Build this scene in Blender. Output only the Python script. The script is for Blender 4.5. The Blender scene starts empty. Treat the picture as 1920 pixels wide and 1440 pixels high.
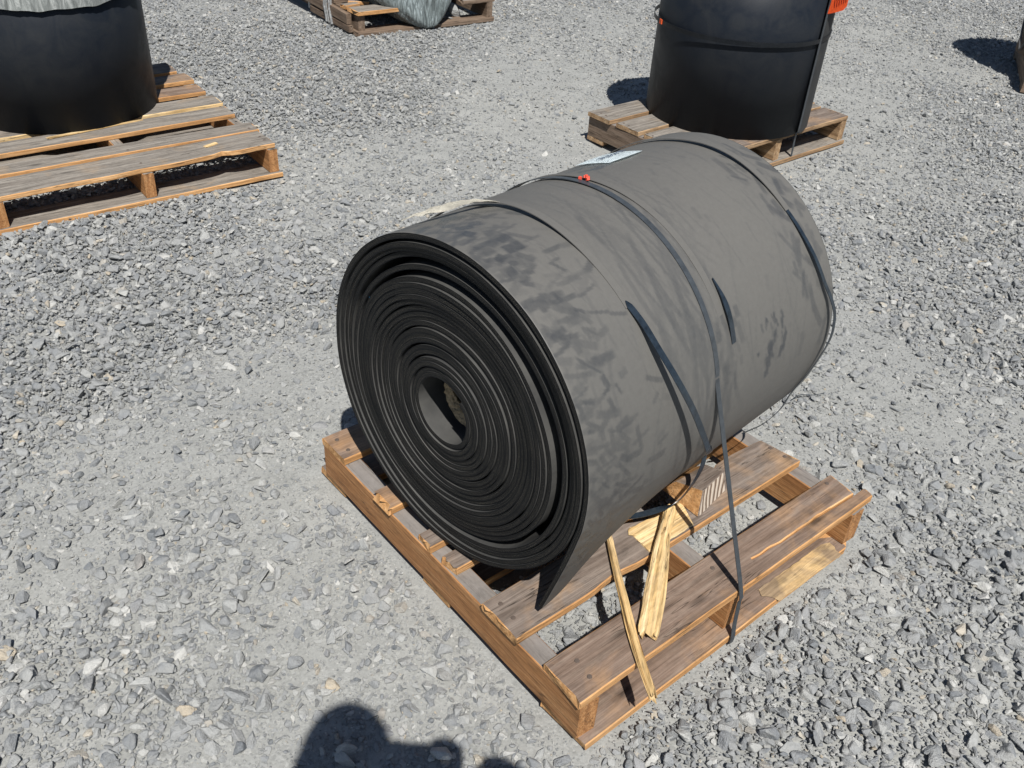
import bpy, bmesh, math, random
import numpy as np
from mathutils import Vector, Matrix, Euler, noise

R = math.radians
random.seed(7)
rng = np.random.default_rng(11)
scene = bpy.context.scene
COL = scene.collection

# ------------------------------------------------------------------ camera
cam_h, pitch, roll = 1.4644, R(35.576), R(4.07)
fwd = Vector((0, math.cos(pitch), -math.sin(pitch)))
r0 = Vector((1, 0, 0)); u0 = r0.cross(fwd)
rt = math.cos(roll) * r0 + math.sin(roll) * u0
up = -math.sin(roll) * r0 + math.cos(roll) * u0
cd = bpy.data.cameras.new('camera'); cam = bpy.data.objects.new('camera', cd); COL.objects.link(cam)
M = Matrix.Identity(4)
for i in range(3):
    M[i][0], M[i][1], M[i][2] = rt[i], up[i], -fwd[i]
M[2][3] = cam_h
cam.matrix_world = M
cd.sensor_width = 36; cd.lens = 1717.7 / 1920 * 36; cd.clip_start = 0.02; cd.clip_end = 600
scene.camera = cam

# ------------------------------------------------------------------ light
S = Vector((-0.157, 0.631, -1.0))            # direction the sunlight travels
el = math.atan2(1.0, math.hypot(S.x, S.y)); az = math.atan2(-S.x, -S.y)
world = bpy.data.worlds.new('World'); scene.world = world; world.use_nodes = True
wn = world.node_tree.nodes; wl = world.node_tree.links
sky = wn.new('ShaderNodeTexSky'); sky.sky_type = 'NISHITA'; sky.sun_disc = False
sky.sun_elevation = el; sky.sun_rotation = az; sky.altitude = 300; sky.dust_density = 0.6; sky.ozone_density = 1.5
wl.new(sky.outputs[0], wn['Background'].inputs[0]); wn['Background'].inputs[1].default_value = 0.05
sd = bpy.data.lights.new('sun', 'SUN'); sd.energy = 4.7; sd.angle = R(0.53); sd.color = (1.0, 0.965, 0.915)
sun = bpy.data.objects.new('sun', sd); COL.objects.link(sun)
sun.rotation_euler = S.to_track_quat('-Z', 'Y').to_euler(); sun.location = (2, -6, 10)
scene.view_settings.view_transform = 'Standard'; scene.view_settings.look = 'None'
scene.view_settings.exposure = 0.34; scene.view_settings.gamma = 1.0
scene.render.engine = 'CYCLES'
scene.cycles.max_bounces = 6; scene.cycles.diffuse_bounces = 3

# ------------------------------------------------------------------ node helpers
class NT:
    def __init__(s, name):
        s.m = bpy.data.materials.new(name); s.m.use_nodes = True
        s.t = s.m.node_tree; s.n = s.t.nodes; s.bsdf = s.n['Principled BSDF']
    def link(s, a, b): s.t.links.new(a, b)
    def new(s, ty, **k):
        nd = s.n.new(ty)
        for a, v in k.items():
            if a in nd.inputs.keys():
                if hasattr(v, 'node'): s.link(v, nd.inputs[a])
                else: nd.inputs[a].default_value = v
            else: setattr(nd, a, v)
        return nd
    def coord(s, kind='Object', scale=(1, 1, 1), rnd=False):
        tc = s.new('ShaderNodeTexCoord'); mp = s.new('ShaderNodeMapping'); mp.inputs['Scale'].default_value = scale
        s.link(tc.outputs[kind], mp.inputs[0])
        if rnd:
            oi = s.new('ShaderNodeObjectInfo'); mu = s.new('ShaderNodeVectorMath', operation='SCALE')
            mu.inputs[0].default_value = (37, 51, 23); s.link(oi.outputs['Random'], mu.inputs['Scale'])
            s.link(mu.outputs[0], mp.inputs['Location'])
        return mp.outputs[0]
    def noise(s, vec, scale, detail=4, rough=.55, dist=0):
        nd = s.new('ShaderNodeTexNoise', Scale=scale, Detail=detail, Roughness=rough, Distortion=dist)
        s.link(vec, nd.inputs['Vector']); return nd.outputs['Fac']
    def vor(s, vec, scale, feature='F1', rand=1):
        nd = s.new('ShaderNodeTexVoronoi', feature=feature, Scale=scale, Randomness=rand); s.link(vec, nd.inputs['Vector']); return nd
    def ramp(s, fac, stops):
        nd = s.new('ShaderNodeValToRGB'); e = nd.color_ramp.elements
        while len(e) < len(stops): e.new(0.5)
        for i, (p, c) in enumerate(stops):
            e[i].position = p; e[i].color = (c if isinstance(c, tuple) else (c, c, c)) + (1,)
        s.link(fac, nd.inputs[0]); return nd.outputs[0]
    def math(s, op, a, b=0.5, clamp=False):
        nd = s.new('ShaderNodeMath', operation=op); nd.use_clamp = clamp
        for i, v in enumerate((a, b)):
            if hasattr(v, 'node'): s.link(v, nd.inputs[i])
            else: nd.inputs[i].default_value = v
        return nd.outputs[0]
    def mix(s, fac, a, b, mode='MIX'):
        nd = s.new('ShaderNodeMix', data_type='RGBA', blend_type=mode)
        for i, v in ((0, fac), (6, a), (7, b)):
            if hasattr(v, 'node'): s.link(v, nd.inputs[i])
            else: nd.inputs[i].default_value = (v + (1,)) if isinstance(v, tuple) else v
        return nd.outputs[2]
    def attr(s, name):
        nd = s.new('ShaderNodeAttribute', attribute_name=name); return nd.outputs['Fac']
    def done(s, col, rough=.8, bump=None, bs=.3, bd=.002, spec=.3, **k):
        b = s.bsdf
        for key, v in (('Base Color', col), ('Roughness', rough), ('Specular IOR Level', spec), *k.items()):
            if hasattr(v, 'node'): s.link(v, b.inputs[key])
            else: b.inputs[key].default_value = (v + (1,)) if isinstance(v, tuple) and len(v) == 3 else v
        if bump is not None:
            bp = s.new('ShaderNodeBump', Strength=bs, Distance=bd); s.link(bump, bp.inputs['Height']); s.link(bp.outputs[0], b.inputs['Normal'])
        return s.m

def mat_ground():
    t = NT('dusty_ground'); v = t.coord('Object')
    big = t.noise(v, 1.3, 5); mid = t.noise(v, 9, 7, .65); fine = t.noise(v, 320, 4, .75)
    vo = t.vor(v, 210); vo2 = t.vor(v, 95)
    c = t.ramp(mid, [(.25, (.255, .258, .244)), (.5, (.310, .313, .297)), (.78, (.385, .387, .366))])
    c = t.mix(t.ramp(big, [(.35, 0.0), (.65, .65)]), c, (.262, .268, .262))
    grit = t.ramp(vo.outputs['Color'], [(0, .55), (.5, 1.0), (1, 1.4)])
    c = t.mix(t.math('MULTIPLY', t.ramp(t.noise(v, 22, 4, .7), [(.4, .12), (.62, .9)]), .75), c, t.mix(1.0, c, grit, 'MULTIPLY'))
    c = t.mix(.5, c, t.ramp(fine, [(.3, .78), (.7, 1.18)]), 'MULTIPLY')
    g1 = t.math('MULTIPLY', t.ramp(t.noise(v, 40, 3), [(.42, 0.0), (.6, 1.0)]), t.math('SUBTRACT', 1, vo.outputs['Distance']))
    g2 = t.math('MULTIPLY', t.ramp(t.noise(v, 25, 3), [(.5, 0.0), (.62, 1.0)]), t.math('SUBTRACT', 1, vo2.outputs['Distance']))
    h = t.math('ADD', t.math('MULTIPLY', fine, .5), t.math('ADD', t.math('MULTIPLY', g1, .6), t.math('MULTIPLY', g2, .35)))
    return t.done(c, .95, h, .5, .003, spec=.10)

def mat_stone():
    t = NT('crushed_stone'); v = t.coord('Object', (1, 1, 1), True)
    oi = t.new('ShaderNodeObjectInfo').outputs['Random']
    base = t.ramp(oi, [(0, (.17, .185, .20)), (.10, (.220, .232, .245)), (.34, (.280, .290, .296)), (.62, (.335, .343, .340)), (.82, (.42, .425, .41)), (.91, (.58, .575, .545)), (.935, (.30, .305, .31)), (.962, (.30, .305, .31)), (.970, (.52, .43, .30)), (.985, (.42, .40, .36)), (1.0, (.55, .50, .41))])
    n = t.noise(v, 1.1, 6, .65); c = t.mix(t.ramp(n, [(.38, 0.0), (.70, .65)]), base, (.34, .342, .325))
    n2 = t.noise(v, 5, 5, .7); c = t.mix(.6, c, t.ramp(n2, [(.2, .60), (.6, 1.18)]), 'MULTIPLY')
    return t.done(c, .85, t.math('ADD', n2, t.noise(v, 16, 3)), .45, .10, spec=.25)

def mat_wood(name, cols, grain=1.0, dark=.55, rough=.8, patch=None, gs=(1.2, 26, 26), stains=.8):
    t = NT(name); v = t.coord('Object', gs, True); w = t.coord('Object', (1, 1, 1), True)
    n = t.noise(v, 3.0, 6, .65, .35); g = t.noise(v, 9, 3, .6)
    wv = t.new('ShaderNodeTexWave', wave_type='BANDS', bands_direction='Y', Scale=.22, Distortion=7.0, Detail=3.0); wv.inputs['Detail Scale'].default_value = .6
    t.link(v, wv.inputs['Vector'])
    c = t.ramp(n, [(.28, cols[0]), (.5, cols[1]), (.72, cols[2])])
    c = t.mix(t.math('MULTIPLY', t.ramp(wv.outputs['Fac'], [(.45, 0.0), (.9, 1.0)]), .35 * grain), c, cols[0])
    c = t.mix(.7 * grain, c, t.ramp(g, [(.3, dark), (.55, 1.0), (.8, 1.12)]), 'MULTIPLY')
    big = t.noise(w, 7, 4, .6, .4)
    if patch: c = t.mix(t.ramp(big, [(patch[1], 0.0), (patch[2], patch[3])]), c, t.mix(.6, patch[0], t.ramp(g, [(.3, dark), (.6, 1.0)]), 'MULTIPLY'))
    c = t.mix(.5, c, t.ramp(t.noise(w, 60, 4, .7), [(.25, .75), (.6, 1.08)]), 'MULTIPLY')
    stain = t.noise(t.coord('Object', (6, 22, 22), True), 1.6, 5, .7, .8); c = t.mix(.8 * stains, c, t.ramp(stain, [(.28, .48), (.46, 1.0), (.7, 1.1)]), 'MULTIPLY')
    kn = t.vor(t.coord('Object', (5, 16, 16), True), 1.0); kd = t.ramp(kn.outputs['Distance'], [(.05, .28), (.13, .75), (.19, 1.0)]); c = t.mix(.75, c, kd, 'MULTIPLY')
    cn = t.noise(t.coord('Object', (1.6, 34, 34), True), 1.0, 3, .6, .6); cr = t.ramp(t.math('ABSOLUTE', t.math('SUBTRACT', cn, .47)), [(.0, 0.0), (.010, 1.0)])
    gate = t.ramp(t.noise(w, 4, 2), [(.45, 0.0), (.58, 1.0)]); crk = t.math('MULTIPLY', t.math('SUBTRACT', 1, cr), gate)
    c = t.mix(t.math('MULTIPLY', crk, .8), c, (.03, .022, .016))
    return t.done(c, rough, t.math('SUBTRACT', t.math('ADD', n, g), t.math('MULTIPLY', crk, 1.5)), .5, .0018, spec=.2)

def mat_rubber(name, dust=(.125, .118, .108), clean=(.018, .019, .021), amount=None, rough=.55, spec=.3):
    t = NT(name); v = t.coord('Object')
    n = t.noise(v, 9, 6, .6, .6); f = t.noise(v, 90, 4, .7)
    m = t.ramp(n, [(.3, .0), (.65, 1.0)]) if amount is None else amount(t, v)
    c = t.mix(m, clean, dust); c = t.mix(.3, c, t.ramp(f, [(.3, .8), (.7, 1.12)]), 'MULTIPLY')
    return t.done(c, t.ramp(m, [(0, rough - .12), (1, rough + .25)]), t.math('ADD', f, t.noise(v, 700, 2)), .15, .0005, spec=spec)

def am_outer(t, v):
    a = t.attr('smudge'); n = t.noise(v, 60, 5, .7, .8)
    g = t.math('ADD', .12, t.math('MULTIPLY', a, .9)); a = t.math('ADD', a, t.math('MULTIPLY', t.math('SUBTRACT', n, .5), t.math('MULTIPLY', g, .8)))
    return t.math('SUBTRACT', 1.0, t.math('MULTIPLY', a, .95, True), True)

G = mat_ground(); ST = mat_stone()
W_TOP = mat_wood('weathered_wood', [(.13, .098, .078), (.205, .165, .138), (.27, .225, .19)], 1.0, .5, .8, ((.40, .255, .145), .50, .70, .75))
W_RED = mat_wood('brown_weathered_wood', [(.12, .080, .056), (.215, .155, .120), (.285, .222, .175)], .9, .55, .75, ((.42, .25, .13), .50, .72, .8))
W_GREY = mat_wood('silvery_weathered_wood', [(.16, .14, .12), (.25, .225, .195), (.35, .32, .28)], 1.2, .45, .85, ((.40, .28, .17), .56, .76, .6))
W_RAW = mat_wood('sawn_raw_wood', [(.36, .175, .065), (.58, .32, .135), (.74, .47, .24)], .9, .6, .7)
W_AGED = mat_wood('aged_sawn_wood', [(.22, .13, .07), (.40, .26, .145), (.55, .40, .25)], 1.0, .5, .8)
W_STR = mat_wood('orange_brown_stringer_wood', [(.26, .115, .045), (.47, .235, .095), (.62, .355, .17)], 1.3, .5, .65, gs=(2.5, 60, 60))
W_PATCH = mat_wood('torn_pale_wood', [(.42, .27, .12), (.62, .43, .21), (.74, .56, .32)], 1.0, .5, .7, ((.22, .165, .12), .48, .62, .8))
W_YEL = mat_wood('fresh_yellow_wood', [(.46, .29, .11), (.74, .53, .27), (.86, .70, .43)], 1.2, .42, .6, ((.30, .24, .17), .56, .70, .75))
W_STRT = mat_wood('grey_painted_stringer_top', [(.17, .15, .135), (.215, .195, .178), (.235, .215, .20)], .35, .85, .8)
W_DARK = mat_wood('brown_scrap_wood', [(.11, .075, .052), (.20, .145, .105), (.29, .22, .165)], 1.0, .5, .8)
RUB = mat_rubber('dusty_black_rubber', dust=(.080, .079, .074), clean=(.020, .021, .023), amount=lambda t, v: t.ramp(t.noise(v, 14, 5, .6), [(.3, .35), (.7, 1.0)]))
RUB_OUT = mat_rubber('dust_covered_rubber_with_smears', dust=(.118, .1145, .106), clean=(.046, .049, .053), rough=.40, spec=.4, amount=am_outer)
RUB_CLEAN = mat_rubber('clean_black_rubber', dust=(.027, .029, .031), clean=(.0075, .0112, .0185), rough=.5, spec=.2, amount=lambda t, v: t.math('ADD', t.ramp(t.noise(v, 7, 7, .65, 1.5), [(.35, .1), (.8, .75)]), t.ramp(t.noise(v, 3, 3, .5), [(.45, 0.0), (.7, .25)]), True))
RUB_MID = mat_rubber('lightly_dusted_rubber', dust=(.070, .068, .064), clean=(.014, .017, .022), spec=.2, amount=lambda t, v: t.ramp(t.noise(v, 7, 6, .65, 1.2), [(.3, .1), (.75, .8)]))
def mat_edge():
    t = NT('layered_belt_edge'); tc = t.new('ShaderNodeTexCoord'); sp = t.new('ShaderNodeSeparateXYZ'); t.link(tc.outputs['UV'], sp.inputs[0])
    u, w = sp.outputs[0], sp.outputs[1]
    bands = None
    for c0 in (.28, .5, .72):
        d = t.math('ABSOLUTE', t.math('SUBTRACT', w, c0)); b = t.ramp(d, [(.035, 1.0), (.075, 0.0)])
        bands = b if bands is None else t.math('MAXIMUM', bands, b)
    cmb = t.new('ShaderNodeCombineXYZ'); t.link(u, cmb.inputs[0]); t.link(w, cmb.inputs[1])
    dash = t.noise(cmb.outputs[0], 330, 2, .6); gate = t.noise(cmb.outputs[0], 6, 3, .6)
    m = t.math('MULTIPLY', bands, t.math('MULTIPLY', t.ramp(dash, [(.54, 0.0), (.64, 1.0)]), t.ramp(gate, [(.38, .1), (.62, 1.0)])))
    v = t.coord('Object'); n = t.noise(v, 12, 5, .65, .8)
    c = t.mix(t.ramp(n, [(.42, 0.0), (.8, .7)]), (.0045, .0055, .0070), (.0125, .0125, .0125))
    c = t.mix(m, c, (.30, .27, .21))
    return t.done(c, .62, t.math('SUBTRACT', t.math('MULTIPLY', t.noise(v, 400, 3), .4), t.math('MULTIPLY', bands, .6)), .4, .0008, spec=.18)
EDGE = mat_edge()
def simple(name, col, rough=.6, bs=.2, ns=40, var=.75, **k):
    t = NT(name); v = t.coord('Object'); n = t.noise(v, ns, 4, .65)
    return t.done(t.mix(1.0, col, t.ramp(n, [(.25, var), (.7, 1.12)]), 'MULTIPLY'), rough, n, bs, .001, **k)
STRAP = simple('black_plastic_strap', (.050, .058, .066), .42, ns=60, var=.6, spec=.5)
STRAP_K = simple('black_glossy_strap', (.010, .012, .015), .35, ns=60, var=.6, spec=.3)
STRAP_D = simple('dusty_plastic_strap', (.105, .105, .105), .5, ns=60, var=.7)
STRAP_B = simple('dark_blue_shiny_strap', (.020, .030, .042), .3, ns=70, var=.35, spec=.6)
NAIL = simple('rusty_nail_steel', (.11, .085, .07), .6)
PAPER = simple('crumpled_dirty_paper', (.70, .67, .58), .8, ns=30, var=.6)
FIBRE = simple('tan_fibre', (.52, .40, .25), .95, .9, 260, .3)
TAG = simple('white_tag', (.80, .88, .90), .5, ns=20, var=.93)
INK = simple('pen_ink', (.05, .08, .14), .6)
RED = simple('red_plastic', (.75, .10, .06), .5)
ORANGE = simple('orange_plastic', (.85, .12, .03), .45, var=.9)
DORANGE = simple('dark_orange_slot', (.35, .03, .01), .6)
CHALK = simple('blue_chalk', (.05, .20, .38), .8)
SILVER = simple('silver_plastic_film', (.55, .56, .56), .22, .8, 90, .25, spec=.8, Metallic=.35)
ROPE = simple('white_cord', (.7, .68, .62), .8)
BROWN = simple('brown_wrapping', (.12, .085, .065), .6, .3, 12, .5)
SKIN = simple('skin', (.45, .26, .18), .55); SHIRT = simple('dark_blue_shirt', (.05, .07, .12), .9); HAIR = simple('dark_hair', (.03, .02, .015), .7)
TROUSER = simple('grey_trousers', (.08, .08, .085), .9); PHONE = simple('black_phone', (.02, .02, .022), .3)
def mat_film(name, a, b, dark):
    t = NT(name); v = t.coord('Object', (14, 14, 2.5)); n = t.noise(v, 3.5, 5, .65, 1.2)
    c = t.ramp(n, [(.3, dark), (.5, a), (.72, b)])
    return t.done(c, .22, n, .7, .012, spec=.7)
FILM = mat_film('stretch_film', (.26, .28, .27), (.50, .52, .50), (.12, .13, .125))
FILM_G = mat_film('greenish_film', (.16, .19, .19), (.42, .48, .49), (.06, .07, .07))

# ------------------------------------------------------------------ object helpers
def empty(name, label, cat, loc=(0, 0, 0), rz=0, group=None):
    o = bpy.data.objects.new(name, None); COL.objects.link(o); o.location = loc; o.rotation_euler = (0, 0, rz)
    o.empty_display_size = .1; tag(o, label, cat, group); return o
def tag(o, label, cat, group=None):
    o['label'] = label; o['category'] = cat
    if group: o['group'] = group
    return o
def obj(name, me, mats, parent=None, loc=(0, 0, 0), rot=(0, 0, 0), smooth=False):
    if isinstance(me, bmesh.types.BMesh):
        b = me; me = bpy.data.meshes.new(name); bmesh.ops.recalc_face_normals(b, faces=b.faces); b.to_mesh(me); b.free()
    for m in (mats if isinstance(mats, (list, tuple)) else [mats]):
        if len(me.materials) < 8 and m.name not in [x.name for x in me.materials]: me.materials.append(m)
    if smooth: me.polygons.foreach_set('use_smooth', [True] * len(me.polygons))
    o = bpy.data.objects.new(name, me); COL.objects.link(o); o.parent = parent; o.location = loc; o.rotation_euler = rot
    return o
def nz(*a): return noise.noise(Vector(a))

def board_mesh(L, W, T, wob=.0015, jag=.004, seed=0, segs=16, prof=None, cut=None, tz=0):
    """plank along +x: y 0..W, z 0..T. prof(s)->(dy0, dy1) moves its long edges; cut(y01)->dx trims its +x end"""
    b = bmesh.new(); ch = min(.0022, T * .15); s0 = seed * 13.7; rnd = random.Random(seed)
    ny = 7; rings = []
    for i in range(segs + 1):
        s = i / segs; d0, d1 = prof(s) if prof else (0, 0)
        y0 = d0 + wob * nz(s * 6, s0, 0); y1 = W + d1 + wob * nz(s * 6, s0, 5)
        zt = T + wob * .5 * nz(s * 4, s0, 9) + tz * s
        ring = []
        top = [(y0, -ch), (y0 + ch, 0)] + [(y0 + (y1 - y0) * k / (ny - 1), 0) for k in range(1, ny - 1)] + [(y1 - ch, 0), (y1, -ch)]
        pts = [(y, zt + dz) for y, dz in top] + [(y1, ch), (y1 - ch, 0), (y0 + ch, 0), (y0, ch)]
        for (y, z) in pts:
            x = s * L
            f = (y - y0) / max(W, 1e-4)
            if i in (0, segs):
                j = jag * (nz(f * 9, s0, 3 + i) + .6 * nz(f * 37, z * 90, s0 + i)); x += j if i == 0 else j
                if i == segs and cut: x += cut(f)
            ring.append(b.verts.new((x, y, z)))
        rings.append(ring)
    n = len(rings[0])
    for a, c in zip(rings, rings[1:]):
        for k in range(n):
            f = b.faces.new((a[k], a[(k + 1) % n], c[(k + 1) % n], c[k]))
            f.material_index = 0 if (1 <= k <= ny - 1 or k in (ny + 2,)) else 1
    for ring in (rings[0], rings[-1]):
        f = b.faces.new(ring); f.material_index = 1
    bmesh.ops.triangulate(b, faces=[f for f in b.faces if len(f.verts) > 4])
    return b
def board(name, parent, L, W, T, loc, rz=0, mats=(None, None), rx=0, ry=0, **k):
    return obj(name, board_mesh(L, W, T, **k), mats, parent, loc, (rx, ry, rz))

def ribbon(pts, width, wdir, th=.0012, name='strap', mats=None, parent=None, sub=6, taper=None):
    """flat strap following 3-D points; wdir = width direction (vector or list of vectors)"""
    P = [Vector(p) for p in pts]; W = [Vector(wdir[i] if isinstance(wdir, list) else wdir).normalized() for i in range(len(P))]
    Q, D = [], []
    for i in range(len(P) - 1):
        p0, p1, p2, p3 = P[max(i - 1, 0)], P[i], P[i + 1], P[min(i + 2, len(P) - 1)]
        for k in range(sub):
            t = k / sub
            Q.append(.5 * ((2 * p1) + (p2 - p0) * t + (2 * p0 - 5 * p1 + 4 * p2 - p3) * t * t + (3 * p1 - p0 - 3 * p2 + p3) * t ** 3)); D.append(W[i].lerp(W[i + 1], t).normalized())
    Q.append(P[-1]); D.append(W[-1])
    b = bmesh.new(); rings = []
    for i, q in enumerate(Q):
        tn = (Q[min(i + 1, len(Q) - 1)] - Q[max(i - 1, 0)]).normalized()
        w = (D[i] - tn * D[i].dot(tn)).normalized() * (width / 2) * (min(1, .12 + i / len(Q) / taper) if taper else 1); n = tn.cross(w).normalized() * (th / 2)
        rings.append([b.verts.new(q + w + n), b.verts.new(q - w + n), b.verts.new(q - w - n), b.verts.new(q + w - n)])
    for a, c in zip(rings, rings[1:]):
        for k in range(4): b.faces.new((a[k], a[(k + 1) % 4], c[(k + 1) % 4], c[k]))
    b.faces.new(rings[0]); b.faces.new(rings[-1][::-1])
    return obj(name, b, mats or STRAP, parent)
def tube(b, pts, r, n=6, taper=1.0):
    rings = []
    for i, p in enumerate(pts):
        p = Vector(p); tn = (Vector(pts[min(i + 1, len(pts) - 1)]) - Vector(pts[max(i - 1, 0)])).normalized()
        a = tn.orthogonal().normalized(); c = tn.cross(a); rr = r * (1 + (taper - 1) * i / (len(pts) - 1))
        rings.append([b.verts.new(p + rr * (math.cos(q) * a + math.sin(q) * c)) for q in (2 * math.pi * k / n for k in range(n))])
    for x, y in zip(rings, rings[1:]):
        for k in range(n): b.faces.new((x[k], x[(k + 1) % n], y[(k + 1) % n], y[k]))
    b.faces.new(rings[0][::-1]); b.faces.new(rings[-1])

# ------------------------------------------------------------------ ground
def gz(x, y):
    z = .010 * nz(x * .9, y * .9, 1) + .006 * nz(x * 3, y * 3, 2) + .0025 * nz(x * 11, y * 11, 3)
    return z - .006
def axis(lo, hi, step, far, n=26):
    core = list(np.arange(lo, hi + step / 2, step)); g = [step * 1.42 ** k for k in range(1, n)]
    a = np.cumsum(g); a = a[a < far]
    return np.array(sorted([lo - v for v in a] + core + [hi + v for v in a]))
xs = axis(-4.6, 5.0, .035, 260); ys = axis(-1.2, 8.2, .035, 260)
gv = []
for y in ys:
    for x in xs:
        gv.append((x, y, gz(x, y) if abs(x) < 12 and abs(y) < 16 else -.006))
nx, nyy = len(xs), len(ys)
ii = np.arange(nyy - 1)[:, None] * nx + np.arange(nx - 1)[None, :]
gf = np.stack([ii, ii + 1, ii + nx + 1, ii + nx], -1).reshape(-1, 4)
gm = bpy.data.meshes.new('ground'); gm.from_pydata(gv, [], gf.tolist())
ground = obj('ground', gm, G, smooth=True); ground['kind'] = 'structure'; ground['label'] = 'dusty grey packed gravel yard'

# frames of the pallets: world origin, rotation of local x
MAIN_O = Vector((.15758, .95782, 0)); MAIN_A = R(41.671)
LEFT_O = Vector((-.9593, 3.3243, 0)); LEFT_A = R(39.387)
RIGHT_O = Vector((.25472, 3.9550, 0)); RIGHT_A = R(41.25)
FAR_O = Vector((-1.0, 5.30, 0)); FAR_A = R(37.4)
EDGE_O = Vector((2.665, 5.13, 0)); EDGE_A = R(-19.5)
def loc2(p, O, A):
    d = Vector((p[0] - O.x, p[1] - O.y)); return d.x * math.cos(A) + d.y * math.sin(A), -d.x * math.sin(A) + d.y * math.cos(A)
keepouts = [  # (origin, angle, x0, x1, y0, y1) ground contact rectangles, local
    (MAIN_O, MAIN_A, -.02, .88, -.03, .11), (MAIN_O, MAIN_A, -.02, .88, .37, .48), (MAIN_O, MAIN_A, -.02, .88, .78, .92),
    (MAIN_O, MAIN_A, -.01, .05, 0, .88), (MAIN_O, MAIN_A, .39, .455, 0, .88), (MAIN_O, MAIN_A, .80, .87, 0, .88),
    (LEFT_O, LEFT_A, -1.02, .02, -.02, .13), (LEFT_O, LEFT_A, -1.02, .02, .51, .64), (LEFT_O, LEFT_A, -1.02, .02, 1.02, 1.17),
    (RIGHT_O, RIGHT_A, -.02, 1.02, -.66, -.5), (RIGHT_O, RIGHT_A, -.02, 1.02, -.13, .02), (RIGHT_O, RIGHT_A, -.02, .05, -.65, 0),
    (FAR_O, FAR_A, -.02, .93, -.02, .12), (FAR_O, FAR_A, -.02, .06, 0, .95), (EDGE_O, EDGE_A, -.02, .9, -.02, .12)]

# stone variants: round blobs cut by random planes, so they have flat broken faces
SCOL = bpy.data.collections.new('stone_variants')
stones = []
def stone_mesh(seed):
    """a broken stone: the hull of a few points, with its sharpest edges knocked off"""
    r = random.Random(seed); b = bmesh.new(); sy, sz = r.uniform(.62, .92), r.uniform(.50, .80)
    for _ in range(r.choice((9, 11, 13, 16))):
        n = Vector((r.gauss(0, 1), r.gauss(0, 1), r.gauss(0, 1))).normalized() * r.uniform(.44, .60)
        b.verts.new((n.x, n.y * sy, n.z * sz))
    res = bmesh.ops.convex_hull(b, input=b.verts)
    loose = [g for g in b.verts if not g.link_faces]; bmesh.ops.delete(b, geom=loose, context='VERTS')
    bmesh.ops.dissolve_limit(b, angle_limit=R(16), verts=b.verts, edges=b.edges)
    bmesh.ops.bevel(b, geom=b.edges[:], offset=.05, segments=1, affect='EDGES', profile=.5, clamp_overlap=True)
    bmesh.ops.triangulate(b, faces=b.faces)
    bmesh.ops.recalc_face_normals(b, faces=b.faces)
    me = bpy.data.meshes.new('stone_%d' % seed); b.to_mesh(me); b.free(); me.materials.append(ST); return me
for i in range(22):
    me = stone_mesh(i); o = bpy.data.objects.new('stone_variant.%03d' % i, me); SCOL.objects.link(o); stones.append(me)

def nzarr(x, y, sc, seed, octv=3):
    """cheap value noise in numpy, 0..1"""
    out = np.zeros_like(x); amp = 1; tot = 0
    for k in range(octv):
        g = np.random.default_rng(seed + k).random((256, 256)); X = x * sc + 500.3; Y = y * sc + 500.7
        xi = np.floor(X).astype(int); yi = np.floor(Y).astype(int); fx = X - xi; fy = Y - yi
        fx = fx * fx * (3 - 2 * fx); fy = fy * fy * (3 - 2 * fy)
        a = g[xi % 256, yi % 256]; b_ = g[(xi + 1) % 256, yi % 256]; c = g[xi % 256, (yi + 1) % 256]; d = g[(xi + 1) % 256, (yi + 1) % 256]
        out += amp * ((a * (1 - fx) + b_ * fx) * (1 - fy) + (c * (1 - fx) + d * fx) * fy); tot += amp; amp *= .5; sc *= 2.1
    return out / tot
# hand-read patches (x, y, radius_x, radius_y, angle, amount): negative = packed dust, positive = loose stone
PATCH = [(-.62, 2.55, .62, .26, 38, .75), (-1.25, 2.1, .5, .3, 30, .6), (-.45, 2.15, .42, .16, 30, -.7), (-.75, 1.55, .45, .20, 20, -.25),
         (-.35, 1.35, .30, .16, -40, -.45), (-.50, 1.02, .25, .09, 0, .45), (-.8, 1.12, .3, .12, 10, .35), (-.35, 1.08, .22, .05, 0, -.3), (.55, .95, .22, .10, 30, .95), (.30, 1.02, .14, .10, 0, .45), (1.15, 1.45, .22, .16, 40, .7),
         (.80, 1.35, .12, .30, 50, -.35), (1.25, 2.1, .20, .6, 20, -.6), (1.9, 2.6, .5, .4, 0, .2), (1.7, 3.4, .6, .4, 10, .35), (0.0, 3.9, 1.0, .6, 30, -.45),
         (.1, 2.9, .5, .4, 20, -.3), (-1.0, 4.5, .7, .7, 10, .6), (-1.8, 5.2, 1.0, .8, 0, .5), (.6, 5.6, .9, .6, 0, -.3), (1.9, 5.4, .6, 1.2, 10, -.25), (-1.6, 3.0, 1.4, .8, 39, .5), (.6, 1.4, .4, .3, 40, -.1)]
def density(x, y):
    d = .10 + 1.15 * (nzarr(x, y, 1.7, 3) - .42) * 1.7 + .5 * (nzarr(x, y, 6.5, 9) - .5)
    for (px, py, rx, ry, an, am) in PATCH:
        a = R(an); dx = x - px; dy = y - py; u = (dx * math.cos(a) + dy * math.sin(a)) / rx; v = (-dx * math.sin(a) + dy * math.cos(a)) / ry
        d += am * np.exp(-(u * u + v * v) * .9)
    return np.clip(d + .22, 0.03, 1.2)
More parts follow.
